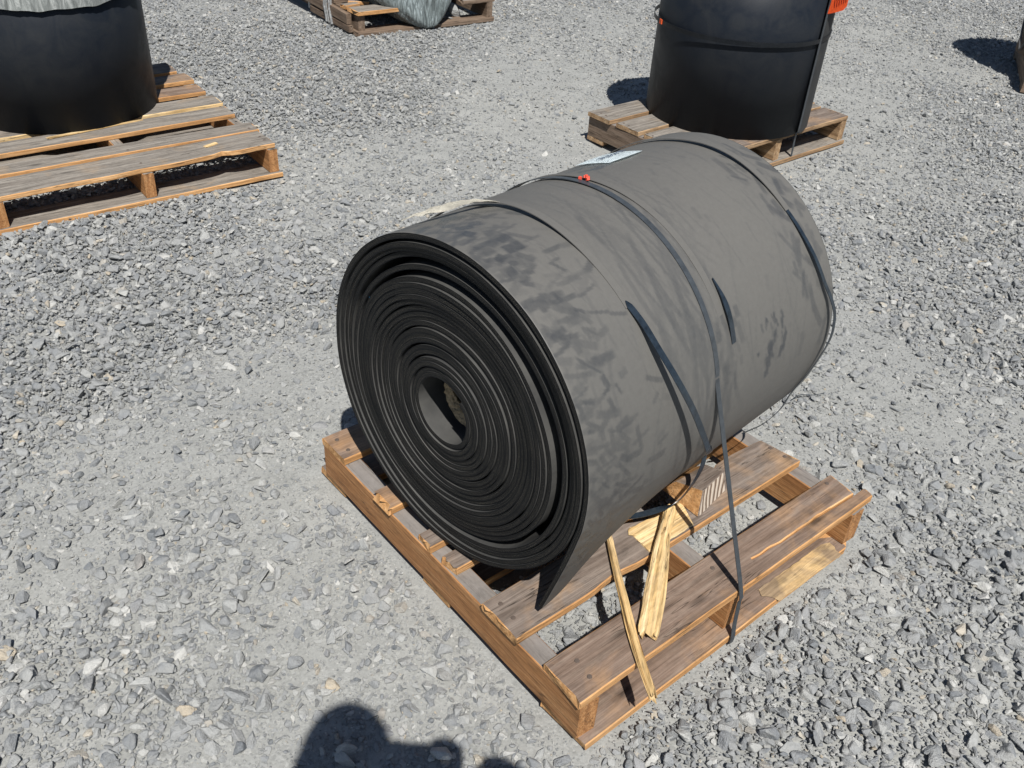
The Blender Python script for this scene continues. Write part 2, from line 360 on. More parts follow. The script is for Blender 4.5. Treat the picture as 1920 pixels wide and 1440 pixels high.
def scatter(n_m2, lo, hi, x0, x1, y0, y1, power, sink, floor=0.0, skew=2.0, wedge=True):
    N = int((x1 - x0) * (y1 - y0) * n_m2); x = rng.uniform(x0, x1, N); y = rng.uniform(y0, y1, N)
    if wedge:
        k = np.abs(x - .08) < 1.15 + .60 * np.maximum(y, 0); x, y = x[k], y[k]
    d = density(x, y); keep = rng.random(len(x)) < np.clip(d ** power + floor, 0, 1); x, y, d = x[keep], y[keep], d[keep]
    s = lo + (hi - lo) * rng.random(len(x)) ** skew
    for (O, A, a0, a1, b0, b1) in keepouts:
        u = (x - O.x) * math.cos(A) + (y - O.y) * math.sin(A); v = -(x - O.x) * math.sin(A) + (y - O.y) * math.cos(A)
        m = s * .42
        k = ~((u > a0 - m) & (u < a1 + m) & (v > b0 - m) & (v < b1 + m) & (s > .004)); x, y, s, d = x[k], y[k], s[k], d[k]
    return x, y, s, d, sink
def finish(parts):
    X, Y, Sz, Zz = [], [], [], []
    for (x, y, s, d, sink) in parts:
        z = np.array([gz(a, b) for a, b in zip(x, y)]) + s * (rng.uniform(-.5, .5, len(x)) * .26 - sink + .10) + np.clip(d - .5, 0, 1) * .016 * rng.random(len(x))
        X.append(x); Y.append(y); Sz.append(s); Zz.append(z)
    return map(np.concatenate, (X, Y, Sz, Zz))

parts = [scatter(2300, .017, .044, -1.7, 2.1, .55, 3.2, .85, -.02, .05, skew=2.5), scatter(1900, .013, .036, -4.2, 4.6, 3.2, 7.6, 1.1, -.02, .03, skew=2.1), scatter(1900, .013, .036, -3.2, -1.7, .8, 3.2, 1.1, -.02, .03, skew=2.1), scatter(1900, .013, .036, 2.1, 3.4, .8, 3.2, 1.1, -.02, .03, skew=2.1),
         scatter(6500, .008, .020, -1.7, 2.1, .55, 3.2, .6, -.05, .10, skew=1.5), scatter(4300, .009, .021, -4.2, 4.6, 3.2, 7.6, .8, -.05, .10, skew=1.5), scatter(4300, .009, .021, -3.2, -1.7, .8, 3.2, .8, -.05, .10, skew=1.5), scatter(4300, .009, .021, 2.1, 3.4, .8, 3.2, .8, -.05, .10, skew=1.5),
         scatter(20000, .0028, .0072, -1.6, 1.9, .6, 2.8, .4, -.10, .35),
         scatter(6000, .0045, .011, -3.6, 4.0, 2.8, 7.2, .4, -.06, .35)]
big = scatter(120, .038, .058, -1.3, 1.7, .8, 2.9, .8, .06, .12, skew=2.0)
x, y, s, z = finish(parts)
N = len(x)
pm = bpy.data.meshes.new('gravel'); pm.vertices.add(N); pm.vertices.foreach_set('co', np.stack([x, y, z], -1).ravel())
def pattr(nm, ty, arr, key):
    a = pm.attributes.new(nm, ty, 'POINT'); a.data.foreach_set(key, arr.ravel())
rot = np.stack([rng.normal(0, .35, N), rng.normal(0, .35, N), rng.uniform(0, 6.283, N)], -1)
flip = rng.random(N) < .5; rot[flip, 0] += math.pi
pattr('rot', 'FLOAT_VECTOR', rot.astype(np.float32), 'vector')
sc = s[:, None] * np.stack([rng.uniform(.85, 1.25, N), rng.uniform(.75, 1.1, N), rng.uniform(.65, 1.15, N)], -1)
pattr('scl', 'FLOAT_VECTOR', sc.astype(np.float32), 'vector')
pattr('idx', 'INT', rng.integers(0, 22, N).astype(np.int32), 'value')
gravel = obj('gravel', pm, ST); gravel['kind'] = 'stuff'; tag(gravel, 'loose grey crushed stone scattered over the yard', 'gravel')
ng = bpy.data.node_groups.new('scatter_stones', 'GeometryNodeTree')
ng.interface.new_socket('Geometry', in_out='INPUT', socket_type='NodeSocketGeometry'); ng.interface.new_socket('Geometry', in_out='OUTPUT', socket_type='NodeSocketGeometry')
gi = ng.nodes.new('NodeGroupInput'); go = ng.nodes.new('NodeGroupOutput'); iop = ng.nodes.new('GeometryNodeInstanceOnPoints')
ci = ng.nodes.new('GeometryNodeCollectionInfo'); ci.inputs['Collection'].default_value = SCOL; ci.inputs['Separate Children'].default_value = True; ci.inputs['Reset Children'].default_value = True
def na(nm, ty):
    a = ng.nodes.new('GeometryNodeInputNamedAttribute'); a.data_type = ty; a.inputs['Name'].default_value = nm; return a.outputs['Attribute']
e2r = ng.nodes.new('FunctionNodeEulerToRotation')
L = ng.links.new
L(na('rot', 'FLOAT_VECTOR'), e2r.inputs[0]); L(e2r.outputs[0], iop.inputs['Rotation']); L(na('scl', 'FLOAT_VECTOR'), iop.inputs['Scale'])
L(na('idx', 'INT'), iop.inputs['Instance Index']); iop.inputs['Pick Instance'].default_value = True
L(gi.outputs[0], iop.inputs['Points']); L(ci.outputs[0], iop.inputs['Instance']); L(iop.outputs[0], go.inputs[0])
md = gravel.modifiers.new('scatter', 'NODES'); md.node_group = ng
# the largest stones in view, one object each
bx, by, bs_, bz = finish([big])
order = np.argsort(-bs_ / (by + .6))[:290]
for i, k in enumerate(order):
    o = bpy.data.objects.new('stone', stones[i % 22]); COL.objects.link(o); o.parent = ground
    o.location = (bx[k], by[k], bz[k]); o.rotation_euler = (random.gauss(0, .25), random.gauss(0, .25), random.uniform(0, 6.28))
    q = bs_[k]; o.scale = (q * random.uniform(.85, 1.2), q * random.uniform(.8, 1.05), q * random.uniform(.6, .9))

# ------------------------------------------------------------------ pallets
def nails(parent, pts, z):
    for (a, c) in pts:
        b = bmesh.new(); bmesh.ops.create_cone(b, cap_ends=True, segments=8, radius1=.0052, radius2=.0044, depth=.0016)
        obj('nail', b, NAIL, parent, (a, c, z + .0006))

main = empty('pallet', 'small pallet with broken front board carrying the grey dusty belt roll lying on its side', 'pallet', MAIN_O, MAIN_A, 'wooden pallets in the yard')
D = .108; TT = .019
def stringer(parent, x0, x1, y0, y1, sd, mats=(W_STRT, W_STR), z0=TT, h=.089):
    # board along +x rotated to run along +y: local y of the plank points to -x
    return board('stringer', parent, y1 - y0, x1 - x0, h, (x1, y0, z0), R(90), mats, seed=sd, wob=.001, jag=.003, segs=10)
stringer(main, 0.0, .043, .0, .868, 1); stringer(main, .402, .446, .002, .862, 2); stringer(main, .808, .852, -.004, .866, 3)
mats_r = (W_RED, W_RAW); mats_t = (W_TOP, W_RAW)
# front board, split along the grain from two thirds to the right end
def fb():
    Lx = .875; x0 = .500
    def crack(x): return .039 + .004 * nz(x * 9, 1, 1) + .0025 * nz(x * 31, 2, 1) - .010 * (x - x0) / .37      # the split runs along the grain
    def open_(x): return .0006 + .0022 * max(0, (x - x0) / .37) ** 1.5
    a = board_mesh(Lx - .008, .100, TT, seed=21, segs=70, jag=.008, prof=lambda s: (crack(s * (Lx - .008)) + open_(s * (Lx - .008)) if s * (Lx - .008) > x0 else 0, .001 * nz(s * 5, 2, 2)), cut=lambda f: -.012 * (1 - f))
    Lc = .398
    c = board_mesh(Lc, .036, TT * .975, seed=22, segs=30, jag=.003, wob=.0006, prof=lambda s: (0, crack(Lx - Lc + .008 + s * Lc) - .036 - open_(Lx - Lc + .008 + s * Lc)), cut=lambda f: .006 * f, tz=.0012)
    for v in c.verts: v.co.x += Lx - Lc + .008
    me = bpy.data.meshes.new('tmp'); c.to_mesh(me); c.free(); a.from_mesh(me); return a
obj('deck_board', fb(), mats_r, main, (-.003, -.001, D)); main.children[-1]['label'] = 'reddish brown front deck board split along the grain at its right end'
board('deck_board', main, .850, .100, TT, (-.006, .172, D), 0, mats_t, seed=23, segs=30, jag=.007,
      prof=lambda s: (-.004 + .008 * math.exp(-((s - .30) / .05) ** 2), .002 * math.sin(s * 9) - .022 * max(0, min(1, (.80 - s) / .08)) * (s > .5) - .022 * max(0, min(1, (s - .42) / .08)) * (s <= .5) + .006 * math.exp(-((s - .86) / .08) ** 2)), cut=lambda f: -.012 * f)
yb = board_mesh(.125, .070, .0035, seed=61, segs=10, jag=.012, prof=lambda s: (.004 * nz(s * 6, 3, 3), .006 * nz(s * 5, 4, 4)), cut=lambda f: .03 * f)
obj('split_patch', yb, (W_YEL, W_YEL), main, (.352, .174, D + TT - .0004))
board('deck_board', main, .848, .046, TT, (.006, .368, D), 0, mats_t, seed=24, jag=.006)
board('deck_board', main, .846, .046, TT, (.002, .445, D), 0, mats_t, seed=25, jag=.006)
board('deck_board', main, .848, .068, TT, (-.002, .584, D), R(.8), (W_RED, W_RAW), seed=26, jag=.012)
board('deck_board', main, .852, .095, TT, (-.001, .776, D), 0, mats_r, seed=27, jag=.006)
board('bottom_board', main, .800, .118, TT, (.006, -.020, 0), R(.4), (W_RED, W_RAW), seed=28, jag=.008, cut=lambda f: .03 * math.sin(f * 9))
board('bottom_board', main, .845, .095, TT, (.005, .385, 0), 0, mats_t, seed=29)
board('bottom_board', main, .845, .11, TT, (.005, .79, 0), 0, mats_t, seed=30)
nails(main, [(.045, .030), (.050, .068), (.02, .21), (.022, .25), (.425, .03), (.42, .07), (.43, .2), (.83, .085), (.828, .20), (.826, .24), (.024, .80), (.022, .845)], D + TT)
obj('split_patch', board_mesh(.235, .046, .0014, seed=62, segs=14, jag=.028, prof=lambda s: (.004 * nz(s * 9, 3, 3), .006 * nz(s * 8, 4, 4))), (W_PATCH, W_PATCH), main, (.548, -.0212, TT + .0010))

# chock: a cut block wedged under the roll
b = bmesh.new()
P8 = [(.505, .183, .0), (.622, .205, .0), (.625, .30, .0), (.507, .30, .0), (.522, .196, .060), (.606, .212, .058), (.614, .262, .040), (.512, .262, .044)]
vv = [b.verts.new((x_, y_, D + TT + z_ + .0006)) for x_, y_, z_ in P8]
for f, m in (((0, 1, 5, 4), 2), ((1, 2, 6, 5), 1), ((2, 3, 7, 6), 1), ((3, 0, 4, 7), 1), ((4, 5, 6, 7), 0), ((3, 2, 1, 0), 0)):
    fc = b.faces.new([vv[i] for i in f]); fc.material_index = m
bmesh.ops.bevel(b, geom=b.edges[:], offset=.002, segments=1, affect='EDGES')
def mat_endgrain():
    t = NT('striped_end_grain'); v = t.coord('Object', (1, 1, 1)); wv = t.new('ShaderNodeTexWave', wave_type='RINGS', rings_direction='Z', Scale=26.0, Distortion=2.2, Detail=3.0)
    mp = t.new('ShaderNodeMapping'); mp.inputs['Location'].default_value = (-.66, -.14, 0); t.link(v, mp.inputs[0]); t.link(mp.outputs[0], wv.inputs['Vector'])
    return t.done(t.ramp(wv.outputs['Fac'], [(.1, (.16, .11, .08)), (.45, (.42, .34, .26)), (.8, (.60, .52, .43))]), .85, wv.outputs['Fac'], .5, .003)
c = obj('wood_block', b, (W_TOP, W_RAW, mat_endgrain()), None); c.location = MAIN_O; c.rotation_euler = (0, 0, MAIN_A)
tag(c, 'brown wooden chock block with striped end grain wedged under the dusty roll', 'wood block')

# splinters lying across the gap
def splinter(name, label, a, b_, w, t, seed, gap=None, segs=26, up_=0.0):
    A = Vector(a); B = Vector(b_); d = B - A; Lg = d.length; bm = bmesh.new(); rings = []
    yw = math.atan2(d.y, d.x); pt = -math.asin(d.z / Lg)
    n = 22
    for i in range(segs + 1):
        s = i / segs; e = min(1, s * 9 + .6, (1 - s) * 9 + .6)
        ring = []
        for k in range(n):
            q = 2 * math.pi * k / n
            y = w * .5 * math.copysign(abs(math.cos(q)) ** .7, math.cos(q)) * (.72 + .25 * nz(s * 3, seed, 1) + .45 * s * (seed > 5)) ; z = t * .5 * math.copysign(abs(math.sin(q)) ** .45, math.sin(q)) * (.9 + .35 * nz(s * 3, seed, 8))
            y += w * .10 * nz(k * 1.3, s * 2.2, seed); z += t * .34 * nz(k * 1.9, s * 1.2, seed + 4) + t * .16 * nz(k * 3.1, s * 14, seed)
            x = s * Lg
            if i in (0, segs): x += .020 * nz(k * .9, seed, 5 + i) + .016 * nz(k * 3.9, seed, 5)
            ring.append(bm.verts.new((x, y * e ** .3 + .010 * nz(s * 1.8, seed, 2), z * e ** .3 + up_ * math.sin(math.pi * s))))
        rings.append(ring)
    for p, r_ in zip(rings, rings[1:]):
        for k in range(n): bm.faces.new((p[k], p[(k + 1) % n], r_[(k + 1) % n], r_[k]))
    bm.faces.new(rings[0]); bm.faces.new(rings[-1]); bmesh.ops.triangulate(bm, faces=[f for f in bm.faces if len(f.verts) > 4])
    root = MAIN_O + Matrix.Rotation(MAIN_A, 3, 'Z') @ A
    o = obj(name, bm, W_YEL, None, root, (0, pt, yw + MAIN_A)); tag(o, label, 'wood splinter'); return o
s1 = splinter('wood_splinter', 'long thin yellow wood splinter hanging past the front board of the pallet', (.303, .250, .140), (.100, -.066, .132), .021, .012, 3.3)
s2 = splinter('wood_splinter', 'short wide pale yellow wood splinter beside the thin one', (.458, .222, .150), (.184, .028, .138), .037, .013, 8.8)

# ------------------------------------------------------------------ belt coils
def coil_points(r_in, r_out, turns, th0, seed, ecc=.0, gapdir=R(135), crescent=None, n_per=110, last_fine=1):
    """centre line of the spiral: list of (theta, radius)"""
    tot = int(turns * n_per); out = []
    gaps = [1 + .55 * nz(i * 1.7, seed, 0) for i in range(int(turns) + 2)]
    cum = [0]
    for g in gaps: cum.append(cum[-1] + g)
    for i in range(tot + 1):
        t = i / n_per; k = int(t); f = t - k
        base = (cum[k] + f * gaps[k]) / ((cum[int(turns)] + (turns - int(turns)) * gaps[int(turns)]))
        r = r_in + (r_out - r_in) * base; th = th0 + t * 2 * math.pi
        w = (1 - base) * base * 4
        r += .0022 * w * nz(math.cos(th) * 1.4 + k * .31, math.sin(th) * 1.4, seed) * 2
        if crescent:
            r += crescent(r, th)
        out.append((th, r))
    return out

def coil_mesh(cl, th, v0, v1, voff, tail=None, fine_from=None):
    """rectangular belt section swept along the spiral. local: x = across (UR), y = axis (VR), z up"""
    me_v, me_f, mi, uvs = [], [], [], []
    arc = 0; prev = None; P = [(r * math.cos(t), r * math.sin(t)) for t, r in cl]
    if tail: P = P + tail
    rows = []
    for i, (x, z) in enumerate(P):
        a = P[max(i - 1, 0)]; c = P[min(i + 1, len(P) - 1)]; tx, tz = c[0] - a[0], c[1] - a[1]; l = math.hypot(tx, tz) or 1; nx_, nz_ = tz / l, -tx / l
        if prev: arc += math.hypot(x - prev[0], z - prev[1])
        prev = (x, z)
        r = math.hypot(x, z); dv = voff(r, i)
        rows.append((x, z, nx_, nz_, arc, dv))
    for (x, z, nx_, nz_, s, dv) in rows:
        for (sg, y) in ((.5, v0 + dv), (-.5, v0 + dv), (-.5, v1 + dv), (.5, v1 + dv)):
            me_v.append((x + nx_ * th * sg, y, z + nz_ * th * sg))
    for i in range(len(rows) - 1):
        for k in range(4):
            a = i * 4 + k; b_ = i * 4 + (k + 1) % 4; me_f.append((a, b_, b_ + 4, a + 4)); mi.append(1 if k in (0, 2) else 0)
            s0, s1 = rows[i][4], rows[i + 1][4]
            if k in (0, 2): uvs += [(s0, 1 if k == 0 else 0), (s0, 0 if k == 0 else 1), (s1, 0 if k == 0 else 1), (s1, 1 if k == 0 else 0)]
            else: uvs += [(s0, 0), (s0, .7), (s1, .7), (s1, 0)]
    me_f += [(0, 3, 2, 1), tuple(len(me_v) - 4 + q for q in (0, 1, 2, 3))]; mi += [1, 1]; uvs += [(0, 0)] * 8
    me = bpy.data.meshes.new('coil'); me.from_pydata(me_v, [], me_f); me.polygons.foreach_set('material_index', mi)
    ul = me.uv_layers.new(name='UVMap'); ul.data.foreach_set('uv', np.array(uvs, dtype=np.float32).ravel())
    b = bmesh.new(); b.from_mesh(me); bmesh.ops.recalc_face_normals(b, faces=b.faces); b.to_mesh(me); b.free()
    me.validate(); return me, rows

C0 = Vector((-.1319, 1.2866, .4581)); ROLL_A = R(41.671 + 6.007)
RR = .3335; BT = .0096
rollE = empty('conveyor_belt_roll', 'dusty grey rolled rubber belt lying on its side on the small pallet in front', 'belt roll', (0, 0, 0), 0, 'rolls of black rubber belt')
rollE.location = C0 - Vector((0, 0, .331)); RZ = .331
# local frame: +y along the roll (away from the camera side), +x = towards -UR (right in the photo)
rollE.rotation_euler = (0, 0, ROLL_A - R(90))
# check: local y -> (cos(A-90+90)) = VR ; local x -> (sin A, -cos A)... = -UR
def cres(r, th):
    k = math.exp(-((r - .268) / .020) ** 2) if r < .268 else 1.0
    return 0
turns = 23.2
# local polar angle: measured so that x = r cos, z = r sin with x towards the photo's right; the belt winds outward clockwise
th_end = R(-25); th_start = th_end + 2 * math.pi * turns
def spiral():
    out = []; npt = 120; tot = int(turns * npt)
    rad = []
    # pitch profile: packed core, open crescent at ~0.8 of the radius, four outer wraps
    for i in range(tot + 1):
        f = i / tot; th = th_start - f * 2 * math.pi * turns
        t = f * turns
        r = .071 + .0108 * t + .0050 * nz(t * .8, 4.2, 0) 
        sc_ = (RR - BT / 2 - .071) / (.0108 * turns)
        r = .071 + (r - .071) * sc_
        # the crescent: everything inside the last 4.3 wraps sags down and to the left
        inner = 1 / (1 + math.exp((t - (turns - 4.4)) * 4))
        dirn = th - R(48)
        r = r * (1 - .052 * inner) if True else r
        x, z = r * math.cos(th), r * math.sin(th)
        x -= .0135 * inner; z -= .0125 * inner
        wob = .0016 * nz(math.cos(th) * 1.3 + t * .35, math.sin(th) * 1.3, 2.0)
        x += wob * math.cos(th) * 1.5; z += wob * math.sin(th) * 1.5
        out.append((x, z))
    return out
SP = spiral()
tail_pts = [(.316, -.100), (.304, -.150), (.291, -.200), (.276, -.252), (.262, -.300)]
# join: drop spiral points past angle -12 deg on the last wrap
last = [i for i, (x_, z_) in enumerate(SP) if i > len(SP) - 40 and math.atan2(z_, x_) < R(-13)]
if last: SP = SP[:last[0]]
SPT = SP + [((a[0] * (1 - t) + b_[0] * t), (a[1] * (1 - t) + b_[1] * t)) for a, b_ in zip([SP[-1]] + tail_pts[:-1], tail_pts) for t in (.25, .5, .75, 1.0)]
n_last = 132
inner_pts = SPT[:len(SPT) - n_last + 1]; outer_pts = SPT[len(SPT) - n_last:]
V0, V1 = .0274, .8025
def vprof(r, i):
    t = (r - .07) / (.333 - .07)
    base = .009 * math.exp(-((t - .74) / .12) ** 2) + .005 * math.exp(-((t - .25) / .2) ** 2) + .007 * math.exp(-((t - .45) / .12) ** 2)
    return base + .0035 * nz(i / 47.0, 7.7, 0) + .0022 * nz(i / 150.0, 1.3, 0) + .0012 * nz(i / 11.0, 3.3, 0)
me, rows_ = coil_mesh([(math.atan2(z_, x_), math.hypot(x_, z_)) for x_, z_ in inner_pts], BT, V0, V1, vprof)
coil = obj('coiled_belt', me, (RUB, EDGE), rollE, (0, 0, RZ), smooth=False)

# outer wrap: finely meshed skin that carries the hand smears
strokes = []
def stroke(a_deg, v, ang, ln, w, s): strokes.append((R(a_deg) * RR, v, R(ang), ln, w, s))
rs = random.Random(5)
for k in range(330):   # finger smears over the near end; photo angle a: 90 = top, 180 = right side
    a = rs.uniform(75, 215); v = .03 + abs(rs.gauss(0, .075)); stroke(a, v, rs.choice((80, 60, 110, 20, 95)) + rs.uniform(-25, 25), rs.uniform(.018, .070), rs.uniform(.003, .0085), rs.uniform(.15, .68))
for k in range(22):    # blotches near the top of the near end
    a = rs.uniform(62, 112); v = rs.uniform(.045, .13); stroke(a, v, rs.uniform(50, 120), rs.uniform(.02, .05), rs.uniform(.008, .014), rs.uniform(.5, .9))
for k in range(110):    # long soft rubs round the middle
    a = rs.uniform(105, 185); v = rs.uniform(.25, .43); stroke(a, v, rs.uniform(-12, 12), rs.uniform(.06, .26), rs.uniform(.003, .008), rs.uniform(.10, .42))
for k in range(60):
    a = rs.uniform(95, 175); v = rs.uniform(.68, .80); stroke(a, v, rs.uniform(-30, 50), rs.uniform(.02, .08), rs.uniform(.004, .010), rs.uniform(.25, .65))
for k in range(16):    # marks by the strap
    a = rs.uniform(148, 178); v = rs.uniform(.40, .47); stroke(a, v, rs.uniform(-10, 20), rs.uniform(.02, .06), rs.uniform(.005, .009), rs.uniform(.3, .6))
for k in range(150):   # fine drag marks along the winding direction
    a = rs.uniform(70, 205); v = rs.uniform(.03, .79); stroke(a, v, rs.uniform(-6, 6), rs.uniform(.05, .30), rs.uniform(.0015, .004), rs.uniform(.06, .24))
for k in range(30):    # the hand print
    a = rs.uniform(157, 172); v = .575 + rs.gauss(0, .022); stroke(a, v, rs.uniform(-15, 25), rs.uniform(.010, .03), rs.uniform(.002, .005), rs.uniform(.4, .95))
for a, v, an, ln, w in ((172, .555, 10, .035, .010), (168, .56, 10, .045, .009), (168, .612, -15, .045, .007), (171, .600, -20, .03, .007), (176, .553, 15, .02, .009)): stroke(a, v, an, ln, w, 1.0)
for k in range(26):    # wiped area round the tag
    a = rs.uniform(62, 80); v = rs.uniform(.44, .62); stroke(a, v, rs.uniform(60, 120), rs.uniform(.02, .05), rs.uniform(.005, .010), rs.uniform(.5, .95))
for k in range(30):
    a = rs.uniform(80, 150); v = rs.uniform(.44, .72); stroke(a, v, rs.uniform(-40, 40), rs.uniform(.01, .04), rs.uniform(.004, .008), rs.uniform(.05, .22))

# resample the outer wrap centre line at 4.5 mm
OP = np.array(outer_pts); seg = np.hypot(*np.diff(OP, axis=0).T); cs = np.concatenate([[0], np.cumsum(seg)])
ns = int(cs[-1] / .0032); sv = np.linspace(0, cs[-1], ns); ox = np.interp(sv, cs, OP[:, 0]); oz = np.interp(sv, cs, OP[:, 1])
tx = np.gradient(ox); tz = np.gradient(oz); l = np.hypot(tx, tz); nxx, nzz = -tz / l, tx / l     # outward normal
nv = 236; vv_ = np.linspace(V0, V1, nv)
pa = np.degrees(np.arctan2(oz, -ox)) % 360; pa = np.where(pa > 300, pa - 360, pa)      # photo angle (0 = left, 90 = top, 180 = right)
pa_s = np.interp(sv, sv, pa)
# arc coordinate equal to RR*photo angle on the round part
ta = R(1) * pa * RR
TA, VVg = np.meshgrid(ta, vv_, indexing='ij')
sm = np.zeros_like(TA)
for (sa, sv_, an, ln, w, st_) in strokes:
    du = TA - sa; dv = VVg - sv_; u = du * math.cos(an) + dv * math.sin(an); w_ = -du * math.sin(an) + dv * math.cos(an)
    w_ = w_ - 2.5 * u * u
    k = np.clip((ln * .5 - np.abs(u)) / (ln * .14), 0, 1) * np.clip((w - np.abs(w_)) / (w * .28), 0, 1)
    sm = np.maximum(sm, st_ * k) * .75 + np.minimum(1.1, sm + .5 * st_ * k) * .25
sm += .16 * np.clip(nzarr(TA * .5, VVg, 9, 71) - .42, -.1, .4) + .30 * np.clip(nzarr(TA * .25, VVg * 3, 26, 31) - .55, 0, 1) * np.clip(1.2 - np.abs(VVg - .33) / .14, 0, 1) + .35 * np.clip(nzarr(TA * 2, VVg, 11, 33) - .5, 0, 1) * np.clip(1.4 - VVg / .13, 0, 1)
verts = []; side = []
sgn = 1
# make sure the normal points outward
if (ox[10] * nxx[10] + oz[10] * nzz[10]) < 0: nxx, nzz = -nxx, -nzz
warp = .0016 * (nzarr(TA, VVg, 5, 40) - .5) * 2
i_t = int(np.argmax(np.arange(ns) * 0 + (np.degrees(np.arctan2(oz, ox)) < -13) * (np.arange(ns) > ns * .6)))   # where the tail leaves the round
th0_ = math.atan2(oz[i_t], ox[i_t]); rc_ = math.hypot(ox[i_t], oz[i_t])
def wpos(i, v, h):
    px_, pz_ = ox[i] + nxx[i] * h, oz[i] + nzz[i] * h
    if i > i_t:
        k = min(1, max(0, (v - V0) / .40)); k = k * k * (3 - 2 * k)
        q_ = th0_ - (sv[i] - sv[i_t]) / rc_; r_ = rc_ + h
        px_ = px_ * (1 - k) + r_ * math.cos(q_) * k; pz_ = pz_ * (1 - k) + r_ * math.sin(q_) * k
    return px_, pz_
for i in range(ns):
    for j in range(nv):
        h = BT / 2 + warp[i, j]; e = .0015 * nz(sv[i] * 9, 5, 5) if j == 0 else 0
        px_, pz_ = wpos(i, vv_[j], h); verts.append((px_, vv_[j] + e, pz_))
base = len(verts); vi_ = list(np.linspace(V0, V1, 9)); ni = 9
for i in range(ns):
    for v in vi_:
        px_, pz_ = wpos(i, v, -BT / 2); verts.append((px_, v, pz_))
faces, mi, uvs = [], [], []
for i in range(ns - 1):
    for j in range(nv - 1):
        a = i * nv + j; faces.append((a, a + 1, a + nv + 1, a + nv)); mi.append(0)
    for j in range(ni - 1):
        a = base + i * ni + j; faces.append((a, a + ni, a + ni + 1, a + 1)); mi.append(2)
    p, q = base + ni * i, base + ni * i + ni - 1
    faces += [(i * nv, (i + 1) * nv, p + ni, p), (i * nv + nv - 1, q, q + ni, (i + 1) * nv + nv - 1)]; mi += [1, 1]
faces.append(tuple([(ns - 1) * nv + j for j in range(nv)] + [base + ni * ns - 1 - j for j in range(ni)])); mi.append(1)
ow = bpy.data.meshes.new('outer_wrap'); ow.from_pydata(verts, [], faces); ow.polygons.foreach_set('material_index', mi)
at = ow.attributes.new('smudge', 'FLOAT', 'POINT'); at.data.foreach_set('value', np.concatenate([sm.ravel(), np.zeros(ni * ns)]).astype(np.float32))
ul = ow.uv_layers.new(name='UVMap'); vi = np.zeros(len(ow.loops), dtype=np.int32); ow.loops.foreach_get('vertex_index', vi)
uvv = np.zeros((len(verts), 2), dtype=np.float32)
uvv[:base, 0] = np.repeat(sv, nv); uvv[:base, 1] = 1.0; uvv[base:, 0] = np.repeat(sv, ni); uvv[base:, 1] = 0
ul.data.foreach_set('uv', uvv[vi].ravel())
ow.polygons.foreach_set('use_smooth', [m == 0 for m in mi])
b = bmesh.new(); b.from_mesh(ow); bmesh.ops.recalc_face_normals(b, faces=b.faces); b.to_mesh(ow); b.free()
owo = obj('outer_wrap', ow, (RUB_OUT, EDGE, RUB), rollE, (0, 0, RZ))

# point on the lying roll: photo angle a (deg), axial v, lift above the surface -> world
Mroll = Matrix.Translation(C0) @ Matrix.Rotation(ROLL_A - R(90), 4, 'Z')
def onroll(a, v, lift=0.0):
    r = RR + lift; return Mroll @ Vector((-r * math.cos(R(a)), v, r * math.sin(R(a))))
AX = (Mroll.to_3x3() @ Vector((0, 1, 0)))
# fibre lining deep in the core
b = bmesh.new()
g = 26; gr = []
for i in range(g):
    row = []
    for j in range(9):
        s = i / (g - 1); q = R(30 - 135 * s); rr = .063 - .012 * math.sin(j / 8 * math.pi) + .004 * nz(i * .9, j * .8, 1); y = .078 + .0036 * j * (1 + .3 * nz(i * .3, 2, 2)) + .003 * nz(i * .7, j * .2, 4)
        row.append(b.verts.new((-rr * math.cos(q), y, rr * math.sin(q))))
    gr.append(row)
for i in range(g - 1):
    for j in range(8): b.faces.new((gr[i][j], gr[i + 1][j], gr[i + 1][j + 1], gr[i][j + 1]))
obj('fibre_lining', b, FIBRE, rollE, (0, 0, RZ))
# chalk ticks on the coil face
b = bmesh.new(); tube(b, [(-.234, V0 + .014, .128), (-.230, V0 + .014, .118), (-.226, V0 + .015, .110)], .0008, 5); tube(b, [(-.226, V0 + .014, .104), (-.220, V0 + .014, .110), (-.214, V0 + .014, .122)], .0008, 5)
obj('chalk_mark', b, CHALK, rollE, (0, 0, RZ))

# ---- straps
SW = .0125
def arcpts(a0, a1, v0_, v1_, lift=.0010, n=18): return [onroll(a0 + (a1 - a0) * i / n, v0_ + (v1_ - v0_) * i / n, lift) for i in range(n + 1)]
def deckp(x_, y_, z_): return MAIN_O + Matrix.Rotation(MAIN_A, 3, 'Z') @ Vector((x_, y_, z_))
st1 = empty('plastic_strap', 'loose near plastic strap whose twisted end droops onto the pallet', 'strap', onroll(90, .19), 0, 'plastic straps round the dusty roll')
def to_local(o, pts): return [p - o.location for p in pts]
p = [q_ + (q_ - C0 - AX * (q_ - C0).dot(AX)).normalized() * (.0075 * math.exp(-((i - 13.5) / 4.0) ** 2)) for i, q_ in enumerate(arcpts(20, 132, .186, .219, .0016, 22))]
ribbon(to_local(st1, p), .016, AX, .0016, 'strap_band', (RUB_OUT,), st1, 3)
free = [onroll(130, .218, .003), onroll(137.6, .224, .008), onroll(145.8, .225, .018), onroll(155.3, .237, .028), onroll(165.7, .262, .034), onroll(177.8, .301, .036), onroll(186, .336, .034)]
free += [deckp(.526, .218, .30), deckp(.521, .212, .25), deckp(.495, .207, .215), deckp(.449, .204, .19), deckp(.409, .223, .172), deckp(.363, .25, .16), deckp(.33, .285, .152)]
wd = [AX] * 7 + [AX, Vector((.7, .5, -.3)), Vector((.3, .4, -.6)), Vector((.1, .5, -.8)), Vector((0, .9, .4)), Vector((0, 1, .1)), Vector((0, 1, 0))]
ribbon(to_local(st1, free), .0135, wd, .0012, 'loose_end', (STRAP_B,), st1, 6, .03)

